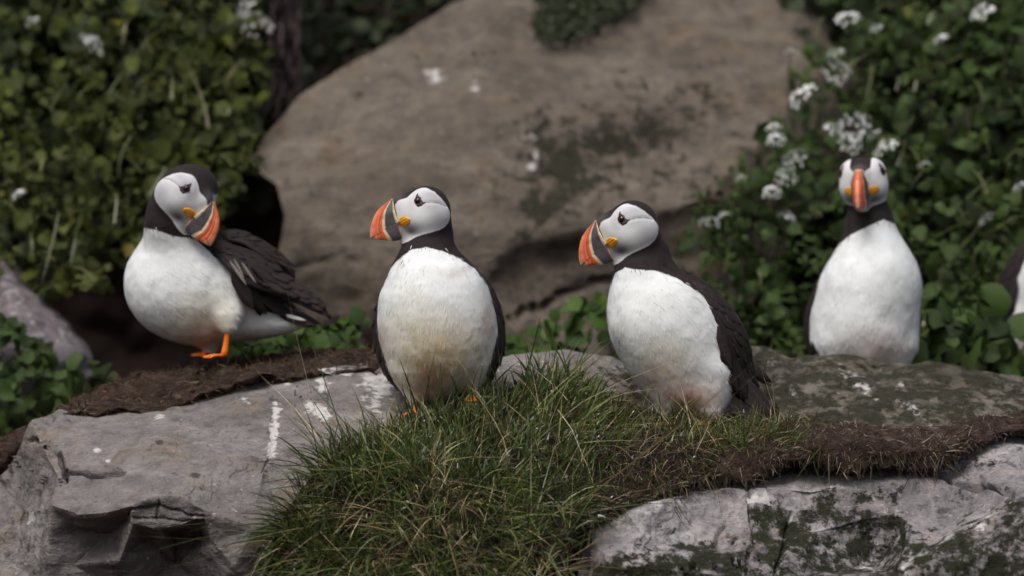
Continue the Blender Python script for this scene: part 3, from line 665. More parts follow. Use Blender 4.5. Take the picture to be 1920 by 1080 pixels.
def feather_mesh(p0, p1, width, nrm, camber=0.12, droop=(0, 0, 0), nseg=9):
    p0 = np.asarray(p0, float); p1 = np.asarray(p1, float); ax = p1 - p0; L = np.linalg.norm(ax); ax /= L
    nrm = norm(np.asarray(nrm, float) - ax * (ax @ np.asarray(nrm, float))); sd_ = np.cross(ax, nrm); V = []
    for i in range(nseg):
        t = i / (nseg - 1); w = width * (min(1, (t * 3.2 + .25)) * (1 - max(0, (t - .55) / .45) ** 2.4 * .95))
        c = p0 + ax * L * t + np.asarray(droop) * L * t * t
        for s_, hh in ((-1, 0), (-.4, .8), (0, 1.15), (.4, .8), (1, 0)): V.append(c + sd_ * w * s_ * .5 + nrm * (hh * camber * width))
    F = grid_faces(nseg, 5); m = len(V); V += [v - nrm * 0.9 for v in V[:]]; F += [tuple(m + i for i in f[::-1]) for f in grid_faces(nseg, 5)]
    for i in range(nseg - 1):
        F.append((i * 5, (i + 1) * 5, m + (i + 1) * 5, m + i * 5)); F.append((i * 5 + 4, m + i * 5 + 4, m + (i + 1) * 5 + 4, (i + 1) * 5 + 4))
    return V, F

def beak_half(which):
    """upper or lower mandible: verts in (forward, left, up) head pixels + colours"""
    def curve(pts, n):
        pts = np.array(pts, float); s = np.r_[0, np.cumsum(np.linalg.norm(np.diff(pts, axis=0), axis=1))]; t = np.linspace(0, s[-1], n)
        return np.stack([np.interp(t, s, pts[:, 0]), np.interp(t, s, pts[:, 1])], 1)
    NR, NS = 34, 40
    if which == 'upper':
        base = curve([(55.5, 25), (54.5, 18), (52, 2), (48, -11), (44.5, -19)], NR)
        edge = curve([(57, 25.5), (63.3, 20.5), (71, 15), (77.9, 9.6), (83.6, 3.6), (88.3, -2.5), (92, -10), (95, -18), (97.3, -26), (98.8, -35), (99.2, -43), (98, -50)], NR)
    else:
        base = curve([(44.5, -20.2), (43.5, -30), (41.5, -40), (38.5, -50)], NR)
        edge = curve([(96, -49.4), (88, -51.2), (77, -52.2), (66, -53.6), (56, -54.2), (48, -53), (40, -50.5)], NR)[::1]
    r = np.linspace(0, 1, NR)[:, None]; s = np.linspace(0, 1, NS)[None, :]
    A = base[:, None, :] * (1 - s[..., None]) + edge[:, None, :] * s[..., None]
    if which == 'lower':   # r runs from the mouth line to the lower edge
        m0 = curve([(44.5, -20.2), (71, -30.5), (82, -37.5), (97, -49)], NS)         # mouth line
        m1 = curve([(38.5, -50), (46, -53.4), (56, -54.3), (66, -53.6), (78, -52.2), (90, -51), (97, -49.4)], NS)
        A = m0[None] * (1 - r[..., None]) + m1[None] * r[..., None]
        T = (16 * (1 - s) ** 0.75 + 2.2) * np.sqrt(np.maximum(1 - (0.92 * r) ** 4, 0)) * np.ones_like(A[..., 0])
    else:
        T = (7.5 + 9.5 * np.minimum(1, r * 1.8)) * (1 - 0.62 * s ** 0.9) * np.sqrt(np.maximum(1 - (0.985 * s) ** 7, 0.0))
    # ridges: raised cream rim at the base, grooves across the orange
    if which == 'upper': T = T + 1.6 * np.exp(-((s - 0.03) / 0.05) ** 2) * sstep(r, 0.0, 0.1) + 0.5 * np.exp(-((s - .53) / .03) ** 2) - 1.5 * np.exp(-((s - .66) / .022) ** 2) - 1.4 * np.exp(-((s - .80) / .022) ** 2)
    else: T = T + 0.5 * np.exp(-((s - .52) / .03) ** 2) - 1.3 * np.exp(-((s - .64) / .022) ** 2)
    grey = np.array((0.070, 0.066, 0.078)); cream = np.array((0.62, 0.53, 0.36)); orange = np.array((0.62, 0.125, 0.042)); red = np.array((0.42, 0.085, 0.045)); pale = np.array((0.55, 0.36, 0.27)); dk = np.array((0.10, 0.04, 0.03))
    S = np.broadcast_to(s, A.shape[:2]); Rr = np.broadcast_to(r, A.shape[:2])
    def mixc(c, col, m): return c * (1 - m[..., None]) + col * m[..., None]
    c = np.broadcast_to(grey, A.shape[:2] + (3,)).copy()
    nz = fbm(np.stack([A[..., 0].ravel(), A[..., 1].ravel(), 0 * S.ravel()], 1), 0.12, 3, 8).reshape(S.shape)
    if which == 'upper':
        c = mixc(c, cream, sstep(S, .44, .47)); c = mixc(c, orange, sstep(S, .53, .56)); c = mixc(c, red, np.exp(-((S - .665) / .045) ** 2) * .9); c = mixc(c, pale, np.exp(-((S - .715) / .02) ** 2) * .45)
        c = mixc(c, pale, sstep(S, .80, .99) * .28 + .3 * np.exp(-((S - .83) / .015) ** 2)); c = mixc(c, pale, sstep(Rr * S, .72, .98) * .6)
        c = mixc(c, cream, sstep(S, .105, .085)); c = mixc(c, cream, sstep(Rr, .06, .02) * .7)
        c = mixc(c, dk, sstep(Rr, .965, .99) * .8); c = mixc(c, dk, sstep(S * Rr, .975, .995))
    else:
        q = S + .33 * (Rr - 0.0) * (S > 0) * 0
        c = mixc(c, cream, sstep(S - .22 * (1 - Rr) * 0 + .16 * Rr, .47, .50)); c = mixc(c, orange, sstep(S + .10 * Rr, .54, .57)); c = mixc(c, red, np.exp(-((S + .06 * Rr - .68) / .03) ** 2) * .8)
        c = mixc(c, pale, sstep(S, .76, .82) * .75); c = mixc(c, cream, sstep(S, .03, .015) * .8 * sstep(Rr, .15, .4)); c = mixc(c, orange, .8 * np.exp(-((S - .035) / .012) ** 2) * sstep(Rr, .05, .2))
        c = mixc(c, dk, sstep(Rr, .04, .0) * .8)
    c = c * (1 + .38 * nz[..., None])
    V1 = np.stack([A[..., 0], T, A[..., 1]], -1).reshape(-1, 3); V2 = np.stack([A[..., 0], -T, A[..., 1]], -1).reshape(-1, 3)
    f = np.array(grid_faces(NR, NS)); m = NR * NS; F = [tuple(q) for q in f] + [tuple(m + q[::-1]) for q in f]
    rim = [i * NS for i in range(NR)] + [(NR - 1) * NS + j for j in range(1, NS)] + [i * NS + NS - 1 for i in range(NR - 2, -1, -1)] + [j for j in range(NS - 2, 0, -1)]
    for i in range(len(rim)): a, b = rim[i], rim[(i + 1) % len(rim)]; F.append((a, b, m + b, m + a))
    return np.concatenate([V1, V2]), F, np.concatenate([c.reshape(-1, 3)] * 2)
BEAK = {w: beak_half(w) for w in ('upper', 'lower')}

def fan_patch(poly, side, lift, rings=4, dome=0.0):
    """outline on the profile laid on the cheek"""
    poly = np.asarray(poly); cen = poly.mean(0); pts = [cen]
    for r in range(1, rings + 1): pts += [cen + (p - cen) * r / rings for p in poly]
    pts = np.array(pts); rr = np.r_[0, np.repeat(np.arange(1, rings + 1) / rings, len(poly))]
    c = surf_c(pts[:, 0], pts[:, 1]) + lift * np.where(rr > .99, -0.4, 1) + dome * np.sqrt(np.maximum(1 - rr ** 2, 0)); n = len(poly); F = []
    for j in range(n): F.append((0, 1 + j, 1 + (j + 1) % n))
    for r in range(rings - 1):
        for j in range(n): a = 1 + r * n + j; b = 1 + r * n + (j + 1) % n; F.append((a, a + n, b + n, b))
    return np.stack([pts[:, 0], side * c, pts[:, 1]], 1), F, rr

def sphere(cen, r, nu=12, nv=16):
    V = [(cen[0] + r * math.sin(math.pi * i / (nu - 1)) * math.cos(2 * math.pi * j / nv), cen[1] + r * math.sin(math.pi * i / (nu - 1)) * math.sin(2 * math.pi * j / nv), cen[2] + r * math.cos(math.pi * i / (nu - 1))) for i in range(nu) for j in range(nv)]
    return np.array(V), grid_faces(nu, nv, True)

HEADPARTS = {}
for side in (1, -1):
    ec = surf_c([EYE[0]], [EYE[1]])[0]
    HEADPARTS['eye', side] = sphere((EYE[0], side * (ec - 1.6), EYE[1]), 6.9)
    HEADPARTS['skin', side] = fan_patch(EYESKIN, side, 1.5)[:2]
    sec = []
    for i in range(28):
        t = 2 * math.pi * i / 28; sec.append((EYE[0] + 7.4 * math.cos(t), EYE[1] + 7.4 * math.sin(t)))
    sec = np.array(sec); cc = surf_c(sec[:, 0], sec[:, 1]) * 0.5 + ec * 0.5 + 0.9; V = []
    for i in range(28):
        o_ = np.array((sec[i, 0] - EYE[0], 0, sec[i, 1] - EYE[1])); o_ /= np.linalg.norm(o_)
        for j in range(6): t = 2 * math.pi * j / 6; V.append(np.array((sec[i, 0], side * cc[i], sec[i, 1])) + 0.6 * (math.cos(t) * o_ + math.sin(t) * np.array((0, 1, 0))))
    F = grid_faces(28, 6, True) + [(27 * 6 + j, 27 * 6 + (j + 1) % 6, (j + 1) % 6, j) for j in range(6)]
    HEADPARTS['ring', side] = (np.array(V), F)
    po = [(ROS[0] + 11 * math.cos(t) * (1 + .08 * math.sin(3 * t)), ROS[1] + 10 * math.sin(t)) for t in np.linspace(0, 2 * math.pi, 25)[:-1]]
    V, F, rr = fan_patch(po, side, 0.8, 7, 3.6); rid = np.sin((V[:, 0] * .5 + V[:, 2] * .85) * 1.35); V[:, 1] += side * 1.1 * rid * (rr < .95)
    HEADPARTS['ros', side] = (V, F)

def build_puffin(spec):
    hd_ = spec['head']
    if 'f' in hd_:
        f_ = norm(np.array(hd_['f'])); u0 = np.array(hd_['u']); u0 = norm(u0 - f_ * (f_ @ u0)); hd_['R'] = [f_, np.cross(u0, f_), u0]
    Y = spec['Y']; k = (D0 + Y) / D0 / PPM; ox, oy = spec['base']; g = np.random.default_rng(spec['seed'])
    root = empty('puffin', P(ox, oy, Y)); tag(root, spec['label'], 'bird', spec.get('group'))
    L3 = lambda px, py, yd=0: np.array((px - ox, yd, oy - py), float)
    hs, hc, R = spec['head']['s'], L3(*spec['head']['c']), np.array(spec['head']['R'], float).T     # columns: forward, left, up
    u_, s_, vt_ = np.linalg.svd(R); R = u_ @ vt_
    toW = lambda q: hc + hs * (np.asarray(q) @ R.T)
    body = [(L3(*e[:3]), e[3:6], math.radians(-e[6])) for e in spec['ell']]
    cones = [(L3(*c[0]), L3(*c[1]), c[2], c[3]) for c in spec.get('cones', [])]
    def sdf(p):
        d = None
        for c, r, a in body:
            e = ell(p, c, (r[0], r[2], r[1]), a); d = e if d is None else smin(d, e, 30)
        for a, b, ra, rb in cones: d = smin(d, cone(p, a, b, ra, rb), 26)
        q = ((p - hc.astype(np.float32)) @ R.astype(np.float32)) / hs
        return smin(d, head_sdf(q) * hs, 16)
    lo = np.min([c - max(r) for c, r, a in body] + [hc - 65 * hs] + [np.minimum(a, b) - ra for a, b, ra, rb in cones], 0) - 8
    hi = np.max([c + max(r) for c, r, a in body] + [hc + 65 * hs] + [np.maximum(a, b) + ra for a, b, ra, rb in cones], 0) + 8
    h = spec.get('voxel', 2.2); n = np.ceil((hi - lo) / h).astype(int) + 1
    gx, gy, gz = [lo[i] + h * np.arange(n[i]) for i in range(3)]
    B = 6; nb_ = -(-n // B); cx_, cy_, cz_ = [lo[i] + h * (np.arange(nb_[i]) * B + (B - 1) / 2) for i in range(3)]
    cd = sdf(np.stack(np.meshgrid(cx_, cy_, cz_, indexing='ij'), -1).astype(np.float32))       # coarse blocks first, then only those near the skin
    Fb = np.repeat(cd.reshape(-1)[:, None], B ** 3, 1).reshape(*nb_, B, B, B).astype(np.float32); act = np.argwhere(np.abs(cd) < h * B * 1.15 + 6)
    off = np.stack(np.meshgrid(*[np.arange(B)] * 3, indexing='ij'), -1).reshape(-1, 3)
    for i in range(0, len(act), 2000):
        a_ = act[i:i + 2000]; pp = (lo + h * (a_[:, None] * B + off[None])).astype(np.float32); Fb[a_[:, 0], a_[:, 1], a_[:, 2]] = sdf(pp).reshape(-1, B, B, B)
    Fv = Fb.transpose(0, 3, 1, 4, 2, 5).reshape(nb_ * B)
    V, F = surface_nets(Fv, lo, h)
    eps = 0.8; G = np.stack([sdf((V + e).astype(np.float32)) - sdf((V - e).astype(np.float32)) for e in np.eye(3) * eps], 1) / (2 * eps); G /= np.maximum(np.linalg.norm(G, axis=1, keepdims=True), 1e-6)
    V = V - G * np.clip(sdf(V.astype(np.float32)), -h, h)[:, None]
    lump = fbm(V / 1000, 28, 3, spec['seed']) * 2.2; bodyw = 1 - sstep(-np.linalg.norm(V - hc, axis=1), -75 * hs, -55 * hs)
    V = V + G * (lump * bodyw)[:, None]
    wp = np.array([(x - ox, oy - y) for x, y in spec['white']])
    def fields(p, nn):
        q = ((p - hc) @ R) / hs
        ff = np.minimum(poly_sdf(q[:, [0, 2]], FACE), np.abs(q[:, 1]) - np.where(q[:, 2] > -25, 7.0 + 13.5 * sstep(q[:, 2], 6, 30) * (1 - .45 * sstep(q[:, 0], 25, 50)), -5)); ff = np.where(np.linalg.norm(q, axis=1) < 76, ff, -50)
        fw = poly_sdf(p[:, [0, 2]], wp); fw = np.minimum(fw, (spec.get('backy', 40) - p[:, 1]) * 0.8); fw = np.where(np.linalg.norm(q - np.array((0, 0, 0)), axis=1) < 50, -40, fw)
        fl = np.where(np.abs(q[:, 1]) > 12, seg_dist(q[:, [0, 2]], EYELINE), 50.0)
        cr = np.exp(-(((q[:, 0] - 50) / 16) ** 2 + ((q[:, 2] - 28) / 14) ** 2))
        t = np.ones((len(p), 3))
        def mul(c, m): t[:] = t * (1 - m[:, None] * (1 - np.array(c)))
        infc = sstep(ff, -2, 2)
        mul((.17, .165, .165), infc * np.exp(-(((q[:, 0] - 22) / 17) ** 2 + ((q[:, 2] + 36) / 11) ** 2)))
        mul((.55, .53, .48), infc * np.exp(-(((q[:, 0] - 38) / 9) ** 2 + ((q[:, 2] + 42) / 14) ** 2)))
        mul((.58, .57, .60), infc * np.exp(-(((q[:, 0] + 30) / 22) ** 2 + ((q[:, 2] + 12) / 22) ** 2)))
        mul((.68, .67, .70), infc * np.exp(-(((q[:, 0] + 14) / 22) ** 2 + ((q[:, 2] - 32) / 10) ** 2)))
        for (x, y, rx, ry, c, s) in spec.get('dirt_and_tints', []):  # brown dirt on the belly; other tints along flanks, collar and lower edges
            e = s * np.exp(-(((p[:, 0] - (x - ox)) / rx) ** 2 + ((p[:, 2] - (oy - y)) / ry) ** 2)) * np.clip(1 + .9 * fbm(p / 1000, 80, 4, spec['seed'] + 3) * .6, .4, 1.4)
            mul(c, np.clip(e, 0, 1) * (1 - infc))
        return ff, fw, fl, cr, t
    ff, fw, fl, cr, t = fields(V, G)
    me = mesh('body', V * k, F); fattr(me, 'f_face', ff); fattr(me, 'f_white', fw); fattr(me, 'f_line', fl); fattr(me, 'f_crown', cr * .8); cattr(me, 'tint', t)
    link('body', me, M['plumage'], root)
    # fine lying feathers over breast, belly, neck and back
    tri = F[:, [0, 1, 2]]; ar = np.linalg.norm(np.cross(V[tri[:, 1]] - V[tri[:, 0]], V[tri[:, 2]] - V[tri[:, 0]]), axis=1)
    ns = spec.get('strands', 12000); ti = g.choice(len(tri), ns, p=ar / ar.sum()); p = V[F[ti]].mean(1) + g.normal(size=(ns, 3)) * .5; nn = norm(G[F[ti]].mean(1))
    hd = np.linalg.norm((p - hc) / hs, axis=1); kp = hd > 62; p, nn, hd = p[kp], nn[kp], hd[kp]; ns = len(p)
    flow = np.array(spec.get('flow', (0.1, 0.35, -1.0))); d = flow - nn * (nn @ flow)[:, None]; d = norm(norm(d) + nn * g.uniform(.02, .13, ns)[:, None] + g.normal(size=(ns, 3)) * .10)
    ff, fw, fl, cr, t = fields(p, nn); fw = fw + g.normal(size=ns) * 3.0; wcol = np.array((.695, .73, .745)) * t * g.uniform(.97, 1.03, (ns, 1)); bcol = np.array((.019, .0145, .015)) * g.uniform(.7, 1.5, (ns, 1))
    col = np.where((fw > 0)[:, None], wcol, bcol); Ls = g.uniform(6, 12, ns) * sstep(hd, 55, 95) + 3
    side = norm(np.cross(d, nn))
    sv, sf, sc = blades(p - nn * .5, d, Ls, g.uniform(.8, 1.6, ns), np.zeros((ns, 3)) - nn * .06, col, 2, side, 5)
    f = strands('plumage', sv * k, sf, sc, M['strand'], root); f['kind'] = 'stuff'
    # head parts
    for w in ('upper', 'lower'):
        v, fc, c = BEAK[w]; me = mesh(w + '_beak', toW(v) * k, fc); cattr(me, 'col', c); link(w + '_beak', me, M['beak'], root)
    for s in (1, -1):
        e = link('eye', mesh('eye', toW(HEADPARTS['eye', s][0]) * k, HEADPARTS['eye', s][1]), M['eye'], root)
        link('eye_ring', mesh('eye_ring', toW(HEADPARTS['ring', s][0]) * k, HEADPARTS['ring', s][1]), M['eye_ring'], e)
        link('eyelid', mesh('eyelid', toW(HEADPARTS['skin', s][0]) * k, HEADPARTS['skin', s][1]), M['eye_skin'], e)
        link('cheek_rosette', mesh('cheek_rosette', toW(HEADPARTS['ros', s][0]) * k, HEADPARTS['ros', s][1]), M['rosette'], root)
    # wings
    for wg in spec['wings']:
        pts = [L3(*q[:3]) for q in wg['pts']]; hw = [q[3] for q in wg['pts']]; nrm = norm(np.array(wg['n'], float)); th = wg.get('th', 8); secs = []
        ctl = np.array([np.r_[p_, w_] for p_, w_ in zip(pts, hw)]); m = 22; tt = np.linspace(0, len(pts) - 1, m); cur = []
        for t_ in tt:                                            # Catmull-Rom through the sections
            i = min(int(t_), len(pts) - 2); f_ = t_ - i; p0, p1, p2, p3 = ctl[max(i - 1, 0)], ctl[i], ctl[i + 1], ctl[min(i + 2, len(pts) - 1)]
            cur.append(.5 * ((2 * p1) + (-p0 + p2) * f_ + (2 * p0 - 5 * p1 + 4 * p2 - p3) * f_ ** 2 + (-p0 + 3 * p1 - 3 * p2 + p3) * f_ ** 3))
        cur = np.array(cur)
        for i in range(m):
            tg = norm(cur[min(i + 1, m - 1), :3] - cur[max(i - 1, 0), :3]); U = norm(np.cross(tg, nrm)); W = norm(np.cross(U, tg)); w_ = max(cur[i, 3], 1.5)
            secs.append((cur[i, :3], U * w_, W * th * min(1, w_ / 14)))
        v, fc = loft(secs, 16); wo = link('wing', mesh('wing', np.array(v) * k, fc), M['wing'], root)
        for row in range(wg.get('rows', 0)):                     # overlapping covert feathers
            for j in range(8):
                i = int(1 + (j + .5 * (row % 2)) * (m - 6) / 8.5); c, U, W = secs[i]; wU = np.linalg.norm(U); off = (-.72 + 1.44 * (row + .5) / wg['rows']); tg = norm(cur[min(i + 2, m - 1), :3] - cur[i, :3])
                out = norm(W) * (1 if norm(W) @ nrm > 0 else -1); p0_ = c + U * off + out * (th * min(1, wU / 14) * math.sqrt(max(0, 1 - off * off)) - .6); Lf = g.uniform(30, 44) * (.7 if wU < 20 else 1); p1_ = p0_ + tg * Lf + norm(U) * off * 3 + out * 1.1 + g.normal(size=3) * .6
                v, fc = feather_mesh(p0_, p1_, g.uniform(13, 18), out + g.normal(size=3) * .08, .10); link('feather', mesh('feather', np.array(v) * k, fc), M['wing_brown' if g.random() < .4 else 'wing'], wo)
        for fe in wg.get('feathers', []):
            v, fc = feather_mesh(L3(*fe[0]), L3(*fe[1]), fe[2], fe[3] if len(fe) > 3 else nrm, droop=fe[4] if len(fe) > 4 else (0, 0, 0))
            link('feather', mesh('feather', np.array(v) * k, fc), M[fe[5]] if len(fe) > 5 else M['wing'], wo)
    tl = spec['tail']; to = None
    for i, fe in enumerate(tl):
        v, fc = feather_mesh(L3(*fe[0]), L3(*fe[1]), fe[2], fe[3]); link('tail_feather', mesh('tail_feather', np.array(v) * k, fc), M[fe[4]] if len(fe) > 4 else M['wing'], root)
    # legs: shank, and a webbed foot of three toes
    for lg in spec['legs']:
        hip, ank = L3(*lg['hip']), L3(*lg['ankle']); tdir = norm(np.array(lg.get('toe', (-.5, -.85, 0)), float)); sidev = np.array((-tdir[1], tdir[0], 0)); secs = []
        for t_ in np.linspace(0, 1, 7):
            c = hip + (ank - hip) * t_; r = 7.5 - 2.2 * math.sin(math.pi * t_) + (1.2 if t_ > .9 else 0); secs.append((c, np.array((r, 0, 0)), np.array((0, r, 0))))
        v, fc = loft(secs, 12); lo_ = link('leg', mesh('leg', np.array(v) * k, fc), M['leg'], root)
        fv, ff_ = [], []
        tips = []
        for an in (-.5, 0, .5):
            dd = tdir * math.cos(an) + sidev * math.sin(an); Lt = 40 if an == 0 else 35; tp = ank + dd * Lt + np.array((0, 0, -2 + lg.get('slope', 0)))
            secs = [(ank + (tp - ank) * t_ + np.array((0, 0, 2.5 * math.sin(math.pi * t_))), sidev * (4.2 - 1.6 * t_), np.array((0, 0, 3.4 - 1.2 * t_))) for t_ in np.linspace(0, 1, 6)]
            v, fc = loft(secs, 10); b = len(fv); fv += list(v); ff_ += [tuple(b + i for i in q) for q in fc]; tips.append(tp)
        b = len(fv); fv += [ank, *tips]; fv += [q - np.array((0, 0, 1.2)) for q in (ank, *tips)]
        ff_ += [(b, b + 1, b + 2), (b, b + 2, b + 3), (b + 4, b + 6, b + 5), (b + 4, b + 7, b + 6), (b + 1, b + 5, b + 6, b + 2), (b + 2, b + 6, b + 7, b + 3)]
        fo = link('foot', mesh('foot', np.array(fv) * k, ff_), M['leg'], lo_)
    return root

BROWN = (.50, .35, .23); TAN = (.72, .62, .42); GREY = (.66, .67, .64)
SP = {}
SP['preen'] = dict(Y=.40, seed=11, base=(410, 672), label='puffin preening its wing, beak tucked down, at far left', group='puffins on the rocks',
    head=dict(s=.97, c=(352, 369, -78), f=(.78, -.27, -.565), u=(.575, -.16, .79)),
    ell=[(347, 531, 10, 115, 109, 98, 2), (386, 562, 22, 96, 84, 92, 14), (492, 606, 30, 88, 27, 44, -5), (335, 439, -18, 60, 72, 66, -8), (362, 356, -52, 50, 48, 42, 0), (326, 396, -46, 44, 66, 52, 12), (437, 541, 45, 105, 49, 70, 37)],
    cones=[((422, 560, -30), (432, 596, -56), 42, 18), ((433, 592, -58), (433, 610, -62), 17, 11), ((395, 630, 20), (392, 660, 15), 26, 9)],
    white=[(180, 480), (230, 445), (272, 428), (301, 433), (328, 443), (371, 449), (402, 478), (429, 501), (449, 521), (468, 552), (480, 585), (488, 594), (497, 584), (530, 591), (550, 591), (585, 594), (600, 640), (400, 700), (180, 640)], backy=70, flow=(.75, .35, -.75),
    dirt_and_tints=[(395, 600, 60, 45, TAN, .75), (370, 640, 70, 25, BROWN, .6), (300, 610, 60, 20, GREY, .6), (420, 520, 40, 60, GREY, .35)],
    wings=[dict(n=(.35, -.75, .55), th=9, rows=4, pts=[(402, 456, -40, 10), (434, 478, -52, 28), (478, 506, -46, 40), (525, 532, -28, 27), (575, 560, -10, 15), (600, 578, -4, 9), (621, 597, 0, 3)],
        feathers=[((470, 500, -40), (618, 594, -6), 26), ((470, 515, -36), (600, 582, -2), 22), ((450, 520, -40), (563, 553, -4), 34, (.2, -.8, .4)), ((455, 528, -40), (540, 568, 0), 30, (.2, -.8, .4)), ((436, 490, -92), (466, 533, -82), 6, (-.2, -.9, .3), (.02, 0, -.04), 'wing_pale'), ((444, 486, -94), (462, 520, -84), 5, (-.2, -.9, .3), (0, 0, -.03), 'wing_pale'), ((458, 492, -90), (483, 531, -80), 5, (-.2, -.9, .3), (.03, 0, 0), 'wing_pale'), ((476, 500, -84), (502, 530, -70), 5, (-.2, -.9, .3), (0, 0, 0), 'wing_brown'), ((475, 500, -80), (500, 530, -70), 9, (-.2, -.9, .3)), ((440, 505, -80), (478, 580, -62), 26, (.1, -.95, .1)), ((458, 520, -66), (500, 588, -30), 34, (.2, -.9, .2)), ((480, 540, -40), (556, 600, 10), 40, (.3, -.7, .6))]),
        dict(n=(.25, -.3, .9), th=9, rows=3, pts=[(418, 445, 10, 16), (450, 446, 30, 36), (492, 468, 45, 44), (525, 494, 52, 34), (547, 524, 55, 8)], feathers=[((460, 460, 30), (549, 527, 45), 34), ((480, 480, 10), (530, 530, 30), 34)])],
    tail=[((512, 582, 0), (600, 607, 4), 24, (.1, -.8, .6)), ((520, 586, -8), (594, 612, -4), 20, (.1, -.9, .5)), ((534, 590, -10), (574, 601, -12), 7, (0, -.9, .4), 'tail_white')],
    legs=[dict(hip=(434, 598, -64), ankle=(424, 667, -62), toe=(-.95, -.3, 0)), dict(hip=(393, 645, 14), ankle=(392, 664, 10), toe=(-.7, -.7, 0))])
SP['upright'] = dict(Y=.19, seed=12, base=(825, 772), label='puffin standing upright with breast to the viewer and beak in left profile', group='puffins on the rocks',
    head=dict(s=1.0, c=(792.1, 396.7, 0), R=[(-.999, -.03, -.015), (.03, -.999, -.025), (-.014, -.025, 1)]),
    ell=[(816.6, 583.6, 0, 107, 118, 97, -3.6), (822, 642, 14, 109, 111, 100, -1.5), (797, 488, 8, 50, 92, 50, 17), (822, 630, 75, 92, 115, 75, 0), (824, 700, 130, 45, 50, 65, 0)],
    cones=[((775, 700, -10), (773, 752, -12), 36, 9), ((885, 690, -5), (888, 728, -8), 30, 10)],
    white=[(690, 800), (690, 760), (738, 712), (728, 690), (709, 635), (705, 592), (711, 550), (724, 520), (737, 497), (754, 482), (771, 469), (800, 464), (830, 471), (860, 484), (890, 503), (915, 537), (932, 584), (936, 618), (930, 640), (922, 673), (912, 700), (920, 800)], backy=45, flow=(0, .1, -1),
    dirt_and_tints=[(835, 700, 56, 48, BROWN, .8), (820, 660, 98, 70, TAN, .95), (800, 720, 70, 30, TAN, .6), (912, 605, 14, 40, BROWN, .5), (848, 512, 34, 10, (.6, .55, .45), .45), (715, 640, 10, 30, BROWN, .5), (760, 600, 40, 80, (.85, .84, .74), .6)],
    wings=[dict(n=(-1, -.25, .05), rows=2, pts=[(745, 520, 70, 10), (718, 565, 68, 26), (708, 620, 66, 36), (714, 670, 76, 34), (734, 712, 100, 20), (765, 745, 125, 5)], feathers=[((712, 600, 60), (765, 750, 140), 30), ((715, 640, 40), (745, 735, 90), 26)]),
        dict(n=(1, -.25, .05), rows=2, pts=[(890, 510, 66, 10), (920, 555, 60, 28), (935, 615, 58, 40), (932, 668, 66, 36), (914, 712, 92, 20), (885, 750, 122, 5)], feathers=[((932, 600, 60), (880, 752, 140), 30), ((932, 640, 36), (905, 730, 80), 26)])],
    tail=[((822, 690, 140), (815, 770, 190), 30, (0, .5, .8)), ((832, 690, 140), (845, 768, 188), 30, (0, .5, .8)), ((812, 690, 140), (790, 766, 186), 28, (0, .5, .8))],
    legs=[dict(hip=(774, 738, -12), ankle=(779, 772, -20), toe=(-.3, -.95, 0), slope=-6), dict(hip=(887, 716, -8), ankle=(884, 742, -14), toe=(.2, -.95, 0), slope=-6)])
SP['lean'] = dict(Y=.20, seed=13, base=(1300, 792), label='puffin leaning forward to the left in three-quarter view, dark wing on its right', group='puffins on the rocks',
    head=dict(s=1.05, c=(1179.5, 427.5, -6), R=[(-.972, .06, -.20), (-.05, -.99, -.08), (-.20, -.08, .976)]),
    ell=[(1250, 604, 4, 112, 103, 96, 15), (1284, 663, 22, 114, 107, 98, 38), (1203, 519, 4, 53, 86, 52, 15), (1353, 715, 60, 48, 69, 52, -46), (1322, 630, 72, 58, 96, 62, -18), (1300, 735, 12, 66, 42, 62, 8)],
    cones=[((1340, 700, -18), (1334, 768, -30), 42, 20), ((1262, 735, 5), (1248, 778, 0), 38, 16), ((1375, 745, 45), (1410, 778, 60), 28, 12)],
    white=[(1090, 600), (1120, 560), (1144, 535), (1154, 512), (1171, 502), (1196, 506), (1229, 508), (1267, 522), (1300, 543), (1333, 568), (1354, 602), (1356, 631), (1358, 660), (1371, 706), (1369, 735), (1383, 747), (1408, 760), (1415, 777), (1417, 830), (1090, 830)], backy=75, flow=(.45, .3, -1),
    dirt_and_tints=[(1290, 748, 65, 32, (.50, .31, .22), .95), (1235, 705, 50, 40, BROWN, .6), (1255, 665, 60, 40, TAN, .4), (1310, 560, 50, 30, GREY, .35), (1160, 640, 20, 60, GREY, .5), (1230, 560, 40, 30, (.88, .88, .84), .6), (1300, 780, 60, 14, (.35, .3, .28), .7)],
    wings=[dict(n=(.78, -.58, .22), th=9, rows=4, pts=[(1285, 528, -42, 8), (1330, 560, -40, 26), (1365, 604, -30, 34), (1386, 650, -18, 36), (1396, 690, 0, 30), (1412, 724, 24, 16), (1426, 745, 40, 4)],
        feathers=[((1385, 660, 20), (1451, 719, 60), 22, (.2, -.8, .6)), ((1378, 650, 0), (1440, 722, 52), 26, (.2, -.8, .6)), ((1352, 640, -62), (1382, 735, -40), 30, (.5, -.85, .1)), ((1362, 660, -52), (1402, 755, -20), 34, (.6, -.8, .1)), ((1380, 680, -30), (1420, 762, 10), 34, (.7, -.7, .1)), ((1345, 610, -66), (1368, 690, -60), 24, (.4, -.9, .1))]),
        dict(n=(-.2, 1, .1), th=8, pts=[(1235, 540, 90, 12), (1265, 590, 108, 34), (1310, 650, 122, 40), (1360, 700, 118, 26), (1410, 735, 100, 6)], feathers=[((1320, 660, 120), (1430, 742, 100), 28)])],
    tail=[((1396, 708, -14), (1448, 787, -8), 26, (.5, -.8, .4)), ((1400, 712, 10), (1452, 778, 24), 24, (.5, -.7, .4)), ((1388, 722, -22), (1434, 788, -20), 24, (.4, -.9, .3))],
    legs=[dict(hip=(1331, 768, -30), ankle=(1330, 792, -34), toe=(-.6, -.8, 0)), dict(hip=(1247, 768, 0), ankle=(1244, 792, -4), toe=(-.6, -.8, 0))])
